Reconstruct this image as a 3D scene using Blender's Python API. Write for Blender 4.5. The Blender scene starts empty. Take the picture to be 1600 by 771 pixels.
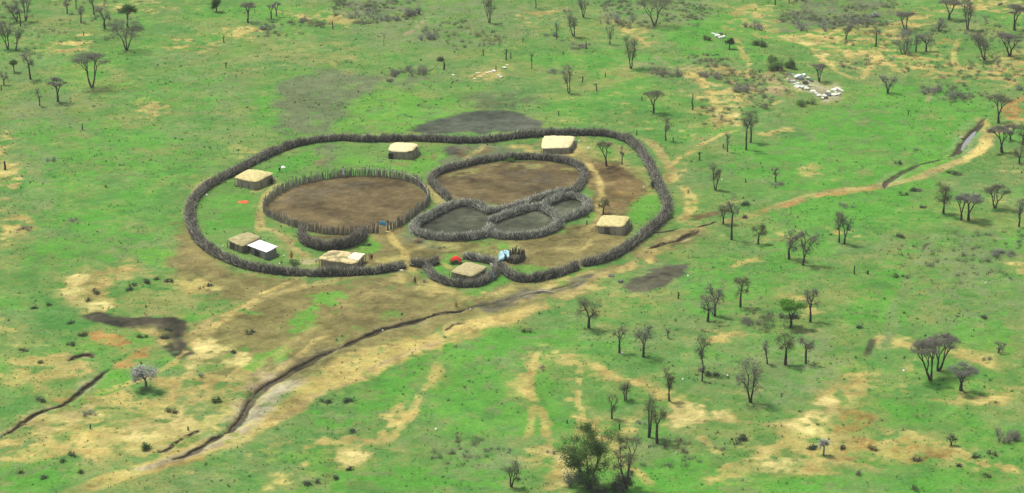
import bpy, bmesh, math, random
import numpy as np
from mathutils import Vector, Matrix

# ------------------------------------------------------------------ set-up
scene = bpy.context.scene
COL = scene.collection
PITCH = math.radians(18.0)
HFOV = math.radians(21.0)
CAM_H = 167.0
F = 800.0 / math.tan(HFOV / 2)
CP, SP = math.cos(PITCH), math.sin(PITCH)


def gp(u, v):
    """point of the ground under a position of the 1600 x 771 survey picture"""
    a = (u - 800.0) / F
    b = (385.5 - v) / F
    dx, dy, dz = a, CP + b * SP, -SP + b * CP
    t = CAM_H / -dz
    return dx * t, dy * t


def gps(pts):
    return [gp(u, v) for u, v in pts]


def ppm(v):
    """survey-picture pixels per metre on the ground at row v"""
    b = (385.5 - v) / F
    return F * (SP - b * CP) / CAM_H


def hm(hpx, v):
    return hpx / ppm(v) / 0.955


def wm(wpx, v):
    return wpx / ppm(v)


# ------------------------------------------------------------------ noise
def vnoise(x, y, seed=0):
    xi = np.floor(x).astype(np.int64)
    yi = np.floor(y).astype(np.int64)
    fx = x - xi
    fy = y - yi
    fx = fx * fx * fx * (fx * (fx * 6 - 15) + 10)
    fy = fy * fy * fy * (fy * (fy * 6 - 15) + 10)

    def hsh(a, b):
        h = (a * 374761393 + b * 668265263 + seed * 1442695041) & 0xffffffff
        h = ((h ^ (h >> 13)) * 1274126177) & 0xffffffff
        h = ((h ^ (h >> 16)) * 2246822519) & 0xffffffff
        return ((h ^ (h >> 15)) & 0xffffff) / float(0xffffff)
    a = hsh(xi, yi)
    b = hsh(xi + 1, yi)
    c = hsh(xi, yi + 1)
    d = hsh(xi + 1, yi + 1)
    return (a * (1 - fx) + b * fx) * (1 - fy) + (c * (1 - fx) + d * fx) * fy


def fbm(x, y, wl, octs=4, seed=0, gain=0.5):
    s = 0
    amp = 1.0
    tot = 0
    ca, sa = math.cos(0.6), math.sin(0.6)
    for o in range(octs):
        s = s + amp * vnoise(x / wl + 17.3 * o, y / wl - 9.1 * o, seed + o * 31)
        tot += amp
        amp *= gain
        wl *= 0.5
        x, y = ca * x - sa * y, sa * x + ca * y
    return s / tot


def sstep(a, b, t):
    t = np.clip((t - a) / (b - a), 0, 1)
    return t * t * (3 - 2 * t)


# ------------------------------------------------------------------ object helpers
def tag(o, label=None, cat=None, group=None, kind=None):
    if label:
        o['label'] = label
    if cat:
        o['category'] = cat
    if group:
        o['group'] = group
    if kind:
        o['kind'] = kind
    return o


def link(o, parent=None):
    COL.objects.link(o)
    if parent is not None:
        o.parent = parent
    return o


def empty(name, loc, rz=0.0):
    o = bpy.data.objects.new(name, None)
    o.empty_display_size = 0.3
    o.location = loc
    o.rotation_euler = (0, 0, rz)
    return link(o)


def mesh_np(name, verts, faces, mat, parent=None, loc=(0, 0, 0), smooth=False, rnd=None, col=None):
    """verts (n,3); faces: array (m,3) or (m,4) or a list of such arrays"""
    me = bpy.data.meshes.new(name)
    verts = np.asarray(verts, dtype=np.float32)
    if not isinstance(faces, (list, tuple)):
        faces = [faces]
    fs = [np.asarray(f, dtype=np.int32) for f in faces if len(f)]
    nl = sum(f.size for f in fs)
    npoly = sum(len(f) for f in fs)
    me.vertices.add(len(verts))
    me.vertices.foreach_set('co', verts.ravel())
    me.loops.add(nl)
    me.loops.foreach_set('vertex_index', np.concatenate([f.ravel() for f in fs]))
    me.polygons.add(npoly)
    tot = np.concatenate([np.full(len(f), f.shape[1], np.int32) for f in fs])
    st = np.concatenate([[0], np.cumsum(tot)[:-1]]).astype(np.int32)
    me.polygons.foreach_set('loop_start', st)
    me.polygons.foreach_set('loop_total', tot)
    if smooth:
        me.polygons.foreach_set('use_smooth', np.ones(npoly, dtype=bool))
    if rnd is not None:
        at = me.attributes.new('rnd', 'FLOAT', 'POINT')
        at.data.foreach_set('value', np.asarray(rnd, dtype=np.float32))
    if col is not None:
        at = me.attributes.new('tone', 'FLOAT_COLOR', 'POINT')
        c = np.ones((len(verts), 4), np.float32)
        c[:, :3] = col
        at.data.foreach_set('color', c.ravel())
    me.update(calc_edges=True)
    me.validate()
    if mat:
        me.materials.append(mat)
    o = bpy.data.objects.new(name, me)
    o.location = loc
    return link(o, parent)


def mesh_bm(name, bm, mat, parent=None, loc=(0, 0, 0), smooth=False):
    me = bpy.data.meshes.new(name)
    bm.to_mesh(me)
    bm.free()
    if smooth:
        for p in me.polygons:
            p.use_smooth = True
    me.materials.append(mat)
    o = bpy.data.objects.new(name, me)
    o.location = loc
    return link(o, parent)


def prisms(P0, P1, R0, R1, sides=3, seed=0, rnd=None):
    """tapered prisms from P0 to P1 as one vertex / quad array"""
    P0 = np.asarray(P0, float).reshape(-1, 3)
    P1 = np.asarray(P1, float).reshape(-1, 3)
    n = len(P0)
    R0 = np.broadcast_to(np.asarray(R0, float), (n,))
    R1 = np.broadcast_to(np.asarray(R1, float), (n,))
    d = P1 - P0
    L = np.linalg.norm(d, axis=1, keepdims=True)
    d = d / np.maximum(L, 1e-6)
    ref = np.where(np.abs(d[:, 2:3]) > 0.9, np.array([[1.0, 0, 0]]), np.array([[0, 0, 1.0]]))
    a = np.cross(d, ref)
    a /= np.maximum(np.linalg.norm(a, axis=1, keepdims=True), 1e-6)
    b = np.cross(d, a)
    rg = np.random.default_rng(seed)
    ph = rg.random(n) * 6.28
    V = np.zeros((n, sides * 2, 3))
    for k in range(sides):
        an = ph + 2 * math.pi * k / sides
        off = a * np.cos(an)[:, None] + b * np.sin(an)[:, None]
        V[:, k] = P0 + off * R0[:, None]
        V[:, sides + k] = P1 + off * R1[:, None]
    base = (np.arange(n) * sides * 2)[:, None]
    fs = []
    for k in range(sides):
        k2 = (k + 1) % sides
        fs.append(base + np.array([[k, k2, sides + k2, sides + k]]))
    faces = np.stack(fs, axis=1).reshape(-1, 4)
    caps = None
    if sides == 3:
        caps = base + np.array([[3, 4, 5]])
    else:
        caps = base + np.arange(sides, 2 * sides)[None, :]
    r = None
    if rnd is not None:
        r = np.repeat(np.asarray(rnd, float), sides * 2)
    return V.reshape(-1, 3), [faces, caps], r


# ------------------------------------------------------------------ materials
def new_mat(name):
    m = bpy.data.materials.new(name)
    m.use_nodes = True
    nt = m.node_tree
    b = nt.nodes['Principled BSDF']
    b.inputs['Roughness'].default_value = 0.9
    b.inputs['Specular IOR Level'].default_value = 0.15
    return m, nt, b


def ramp(nt, stops):
    r = nt.nodes.new('ShaderNodeValToRGB')
    e = r.color_ramp.elements
    while len(e) < len(stops):
        e.new(0.5)
    for k, (p, c) in enumerate(stops):
        e[k].position = p
        e[k].color = (c[0], c[1], c[2], 1)
    return r


def mat_rnd(name, stops, attr='rnd', rough=0.9, trans=0.0):
    """colour picked by a per-piece value, with a little noise on top"""
    m, nt, b = new_mat(name)
    at = nt.nodes.new('ShaderNodeAttribute')
    at.attribute_name = attr
    r = ramp(nt, stops)
    nt.links.new(at.outputs['Fac'], r.inputs[0])
    nt.links.new(r.outputs[0], b.inputs['Base Color'])
    b.inputs['Roughness'].default_value = rough
    if trans:
        tr = nt.nodes.new('ShaderNodeBsdfTranslucent')
        nt.links.new(r.outputs[0], tr.inputs['Color'])
        mx = nt.nodes.new('ShaderNodeMixShader')
        mx.inputs[0].default_value = trans
        nt.links.new(b.outputs[0], mx.inputs[1])
        nt.links.new(tr.outputs[0], mx.inputs[2])
        nt.links.new(mx.outputs[0], nt.nodes['Material Output'].inputs['Surface'])
    return m


def mat_noise(name, stops, scale=1.0, stretch=(1, 1, 1), detail=6, rough=0.9, bump=0.0, bscale=None, spec=0.15):
    m, nt, b = new_mat(name)
    tc = nt.nodes.new('ShaderNodeTexCoord')
    mp = nt.nodes.new('ShaderNodeMapping')
    mp.inputs['Scale'].default_value = stretch
    nt.links.new(tc.outputs['Object'], mp.inputs[0])
    nz = nt.nodes.new('ShaderNodeTexNoise')
    nz.inputs['Scale'].default_value = scale
    nz.inputs['Detail'].default_value = detail
    nz.inputs['Roughness'].default_value = 0.62
    nt.links.new(mp.outputs[0], nz.inputs['Vector'])
    r = ramp(nt, stops)
    nt.links.new(nz.outputs['Fac'], r.inputs[0])
    nt.links.new(r.outputs[0], b.inputs['Base Color'])
    b.inputs['Roughness'].default_value = rough
    b.inputs['Specular IOR Level'].default_value = spec
    if bump:
        n2 = nt.nodes.new('ShaderNodeTexNoise')
        n2.inputs['Scale'].default_value = bscale or scale * 3
        n2.inputs['Detail'].default_value = 4
        nt.links.new(mp.outputs[0], n2.inputs['Vector'])
        bp = nt.nodes.new('ShaderNodeBump')
        bp.inputs['Strength'].default_value = bump
        bp.inputs['Distance'].default_value = 0.1
        nt.links.new(n2.outputs['Fac'], bp.inputs['Height'])
        nt.links.new(bp.outputs[0], b.inputs['Normal'])
    return m


M = {}
M['bark'] = mat_noise('bark', [(0.3, (0.012, 0.010, 0.008)), (0.7, (0.05, 0.042, 0.034))], 3, (1, 1, .3), bump=.4)
M['bark_grey'] = mat_noise('bark_grey', [(0.3, (0.07, 0.065, 0.055)), (0.7, (0.17, 0.16, 0.14))], 3, (1, 1, .3), bump=.4)
M['twig_bare'] = mat_rnd('twig_bare', [(0, (0.075, 0.072, 0.054)), (0.5, (0.150, 0.144, 0.112)), (1, (0.235, 0.228, 0.185))])
M['twig_grey'] = mat_rnd('twig_grey', [(0, (0.085, 0.092, 0.072)), (0.5, (0.165, 0.175, 0.142)), (1, (0.28, 0.285, 0.24))])
M['twig_pale'] = mat_rnd('twig_pale', [(0, (0.10, 0.10, 0.085)), (0.5, (0.21, 0.21, 0.185)), (1, (0.36, 0.36, 0.32))])
M['leaf_sparse'] = mat_rnd('leaf_sparse', [(0, (0.045, 0.08, 0.022)), (0.5, (0.08, 0.125, 0.034)), (1, (0.13, 0.17, 0.052))], trans=.45)
M['leaf_green'] = mat_rnd('leaf_green', [(0, (0.030, 0.080, 0.012)), (0.5, (0.056, 0.135, 0.020)), (1, (0.105, 0.20, 0.034))], trans=.45)
M['leaf_bright'] = mat_rnd('leaf_bright', [(0, (0.06, 0.18, 0.014)), (0.5, (0.095, 0.27, 0.024)), (1, (0.16, 0.34, 0.05))], trans=.45)
M['leaf_dark'] = mat_rnd('leaf_dark', [(0, (0.016, 0.040, 0.018)), (0.5, (0.030, 0.066, 0.028)), (1, (0.055, 0.10, 0.04))], trans=.2)
M['leaf_olive'] = mat_rnd('leaf_olive', [(0, (0.075, 0.092, 0.025)), (0.5, (0.125, 0.142, 0.038)), (1, (0.18, 0.185, 0.06))], trans=.45)
M['scrub'] = mat_rnd('scrub', [(0, (0.055, 0.068, 0.036)), (0.5, (0.105, 0.118, 0.070)), (1, (0.18, 0.185, 0.115))])
M['blossom'] = mat_rnd('blossom', [(0, (0.17, 0.18, 0.155)), (0.5, (0.30, 0.31, 0.28)), (1, (0.46, 0.47, 0.43))], trans=.15)
M['thorn'] = mat_rnd('thorn', [(0, (0.020, 0.021, 0.016)), (0.4, (0.082, 0.080, 0.062)), (0.75, (0.22, 0.21, 0.165)), (1, (0.52, 0.50, 0.40))])
M['thorn_grey'] = mat_rnd('thorn_grey', [(0, (0.026, 0.030, 0.024)), (0.4, (0.125, 0.133, 0.108)), (0.75, (0.36, 0.365, 0.30)), (1, (0.68, 0.67, 0.56))])
M['thorn_dark'] = mat_rnd('thorn_dark', [(0, (0.030, 0.027, 0.022)), (0.5, (0.095, 0.088, 0.072)), (0.85, (0.19, 0.175, 0.14)), (1, (0.36, 0.33, 0.25))])
M['thorn_core'] = mat_noise('thorn_core', [(0.3, (0.010, 0.011, 0.009)), (0.7, (0.040, 0.039, 0.032))], 2.2, bump=.8)
M['thorn_core_grey'] = mat_noise('thorn_core_grey', [(0.3, (0.016, 0.018, 0.015)), (0.7, (0.066, 0.07, 0.058))], 2.2, bump=.8)
M['stake'] = mat_noise('stake', [(0.25, (0.09, 0.082, 0.060)), (0.5, (0.20, 0.184, 0.138)), (0.8, (0.35, 0.33, 0.255))], 0.9, (1, 1, .15), bump=.3)
M['stake_dark'] = mat_noise('stake_dark', [(0.25, (0.02, 0.018, 0.015)), (0.8, (0.10, 0.09, 0.075))], 0.9, (1, 1, .15), bump=.3)
M['rail'] = mat_noise('rail', [(0.3, (0.28, 0.26, 0.22)), (0.7, (0.48, 0.46, 0.41))], 2)
M['mud_wall'] = mat_noise('mud_wall', [(0.25, (0.13, 0.116, 0.082)), (0.5, (0.23, 0.206, 0.146)), (0.75, (0.34, 0.305, 0.22))], 1.6, (3.5, 3.5, .45), bump=.5)
M['mud_wall_pale'] = mat_noise('mud_wall_pale', [(0.25, (0.16, 0.146, 0.10)), (0.5, (0.27, 0.243, 0.17)), (0.75, (0.38, 0.345, 0.25))], 1.6, (3, 3, .55), bump=.5)
M['stone_wall'] = mat_noise('stone_wall', [(0.3, (0.08, 0.082, 0.075)), (0.5, (0.15, 0.152, 0.135)), (0.72, (0.25, 0.25, 0.225))], 2.0, (1, 1, 2.5), bump=.6)
M['thatch_pale'] = mat_noise('thatch_pale', [(0.25, (0.36, 0.31, 0.15)), (0.5, (0.52, 0.465, 0.255)), (0.75, (0.66, 0.61, 0.38))], 1.1, bump=.7, bscale=5)
M['thatch_tan'] = mat_noise('thatch_tan', [(0.25, (0.26, 0.225, 0.090)), (0.5, (0.42, 0.37, 0.165)), (0.75, (0.55, 0.49, 0.24))], 1.1, bump=.7, bscale=5)
M['thatch_straw'] = mat_noise('thatch_straw', [(0.3, (0.14, 0.118, 0.055)), (0.5, (0.31, 0.27, 0.135)), (0.72, (0.50, 0.44, 0.25))], 3.2, bump=.9, bscale=7)
M['thatch_olive'] = mat_noise('thatch_olive', [(0.3, (0.17, 0.152, 0.07)), (0.5, (0.28, 0.25, 0.12)), (0.72, (0.41, 0.37, 0.20))], 1.3, bump=.7, bscale=5)
M['thatch_worn'] = mat_noise('thatch_worn', [(0.35, (0.13, 0.115, 0.055)), (0.47, (0.24, 0.21, 0.10)), (0.52, (0.44, 0.36, 0.18)), (0.75, (0.52, 0.44, 0.25))], 0.45, bump=.7, bscale=5)
M['plaster'] = mat_noise('plaster', [(0.3, (0.48, 0.43, 0.30)), (0.7, (0.68, 0.63, 0.48))], 1.4, bump=.3)
M['doorway_shade'] = mat_noise('doorway_shade', [(0.3, (0.008, 0.007, 0.006)), (0.7, (0.022, 0.019, 0.016))], 3)  # near-black paint for the unlit inside of an open doorway
M['door_wood'] = mat_noise('door_wood', [(0.3, (0.05, 0.042, 0.032)), (0.7, (0.11, 0.095, 0.07))], 2, (3, 3, .4), bump=.3)
M['tin'] = mat_noise('tin', [(0.3, (0.56, 0.53, 0.57)), (0.7, (0.74, 0.72, 0.75))], .8, rough=.5, spec=.4)
M['pole'] = mat_noise('pole', [(0.3, (0.07, 0.06, 0.045)), (0.7, (0.16, 0.14, 0.11))], 3, (1, 1, .3), bump=.3)
M['rock_white'] = mat_noise('rock_white', [(0.25, (0.20, 0.20, 0.16)), (0.45, (0.48, 0.48, 0.40)), (0.75, (0.74, 0.72, 0.62))], 1.3, bump=.5)
M['rock_mint'] = mat_noise('rock_mint', [(0.25, (0.24, 0.30, 0.27)), (0.5, (0.46, 0.55, 0.49)), (0.75, (0.64, 0.70, 0.64))], 1.3, bump=.5)
M['rock_tan'] = mat_noise('rock_tan', [(0.25, (0.30, 0.26, 0.14)), (0.6, (0.58, 0.52, 0.33)), (0.8, (0.70, 0.66, 0.50))], 1.3, bump=.5)
M['rock_dark'] = mat_noise('rock_dark', [(0.25, (0.05, 0.055, 0.05)), (0.7, (0.13, 0.14, 0.125))], 1.3, bump=.5)
M['skin'] = mat_noise('skin', [(0.3, (0.035, 0.02, 0.013)), (0.7, (0.055, 0.032, 0.021))], 8, rough=.6)
M['hair'] = mat_noise('hair', [(0.3, (0.006, 0.005, 0.005)), (0.7, (0.014, 0.012, 0.011))], 20)


def cloth_mat(name, c):
    return mat_noise(name, [(0.3, tuple(k * .8 for k in c)), (0.7, tuple(min(1, k * 1.15) for k in c))], 3.0, bump=.25)


M['cloth_orange'] = cloth_mat('cloth_orange', (0.52, 0.13, 0.03))
M['cloth_yellow'] = cloth_mat('cloth_yellow', (0.60, 0.28, 0.03))
M['cloth_red'] = cloth_mat('cloth_red', (0.52, 0.022, 0.02))
M['cloth_vermilion'] = cloth_mat('cloth_vermilion', (0.75, 0.10, 0.04))
M['cloth_maroon'] = cloth_mat('cloth_maroon', (0.10, 0.018, 0.016))
M['cloth_pink'] = cloth_mat('cloth_pink', (0.58, 0.24, 0.22))
M['cloth_white'] = cloth_mat('cloth_white', (0.62, 0.63, 0.60))
M['cloth_olive'] = cloth_mat('cloth_olive', (0.075, 0.058, 0.025))
M['cloth_dark'] = cloth_mat('cloth_dark', (0.03, 0.035, 0.034))
M['cloth_blue'] = cloth_mat('cloth_blue', (0.045, 0.24, 0.37))
M['tarp_blue'] = mat_noise('tarp_blue', [(0.3, (0.10, 0.26, 0.32)), (0.5, (0.20, 0.38, 0.43)), (0.75, (0.36, 0.52, 0.55))], 1.2, rough=.5, spec=.4)
M['plastic_white'] = mat_noise('plastic_white', [(0.3, (0.62, 0.63, 0.60)), (0.7, (0.80, 0.80, 0.77))], 3, rough=.5)
M['plastic_yellow'] = mat_noise('plastic_yellow', [(0.3, (0.62, 0.55, 0.22)), (0.7, (0.72, 0.66, 0.32))], 3, rough=.5)
M['straw'] = mat_rnd('straw', [(0, (0.12, 0.09, 0.045)), (0.5, (0.30, 0.24, 0.13)), (1, (0.48, 0.41, 0.25))])
M['log'] = mat_noise('log', [(0.3, (0.24, 0.22, 0.18)), (0.7, (0.46, 0.43, 0.37))], 2)
# ------------------------------------------------------------------ the ground: what grows and lies where
C_ = {
    'mid':    ((0.074, 0.158, 0.032), (0.098, 0.172, 0.044)),
    'bright': ((0.054, 0.186, 0.022), (0.076, 0.202, 0.030)),
    'lush':   ((0.068, 0.204, 0.022), (0.094, 0.218, 0.032)),
    'deep':   ((0.044, 0.138, 0.026), (0.060, 0.156, 0.034)),
    'grey':   ((0.106, 0.150, 0.056), (0.124, 0.160, 0.070)),
    'ash':    ((0.084, 0.102, 0.052), (0.104, 0.122, 0.066)),
    'olive':  ((0.158, 0.174, 0.050), (0.190, 0.190, 0.064)),
    'tan':    ((0.275, 0.220, 0.071), (0.379, 0.303, 0.105)),
    'sand':   ((0.329, 0.278, 0.104), (0.445, 0.379, 0.157)),
    'path':   ((0.215, 0.178, 0.066), (0.270, 0.224, 0.086)),
    'stone':  ((0.210, 0.194, 0.130), (0.265, 0.245, 0.168)),
    'pinkish': ((0.205, 0.158, 0.092), (0.260, 0.198, 0.122)),
    'brown':  ((0.120, 0.100, 0.038), (0.155, 0.128, 0.050)),
    'dbrown': ((0.086, 0.058, 0.026), (0.110, 0.075, 0.034)),
    'kraal':  ((0.082, 0.062, 0.029), (0.106, 0.082, 0.038)),
    'dung':   ((0.050, 0.046, 0.034), (0.068, 0.062, 0.045)),
    'scar':   ((0.026, 0.022, 0.017), (0.044, 0.037, 0.028)),
    'slate':  ((0.044, 0.047, 0.040), (0.064, 0.067, 0.056)),
    'peng':   ((0.040, 0.043, 0.030), (0.078, 0.080, 0.056)),
    'orange': ((0.235, 0.130, 0.041), (0.290, 0.162, 0.054)),
    'ochre':  ((0.200, 0.138, 0.036), (0.240, 0.166, 0.047)),
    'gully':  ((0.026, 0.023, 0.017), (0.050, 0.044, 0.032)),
    'wash':   ((0.105, 0.100, 0.075), (0.150, 0.140, 0.105)),
}
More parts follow.
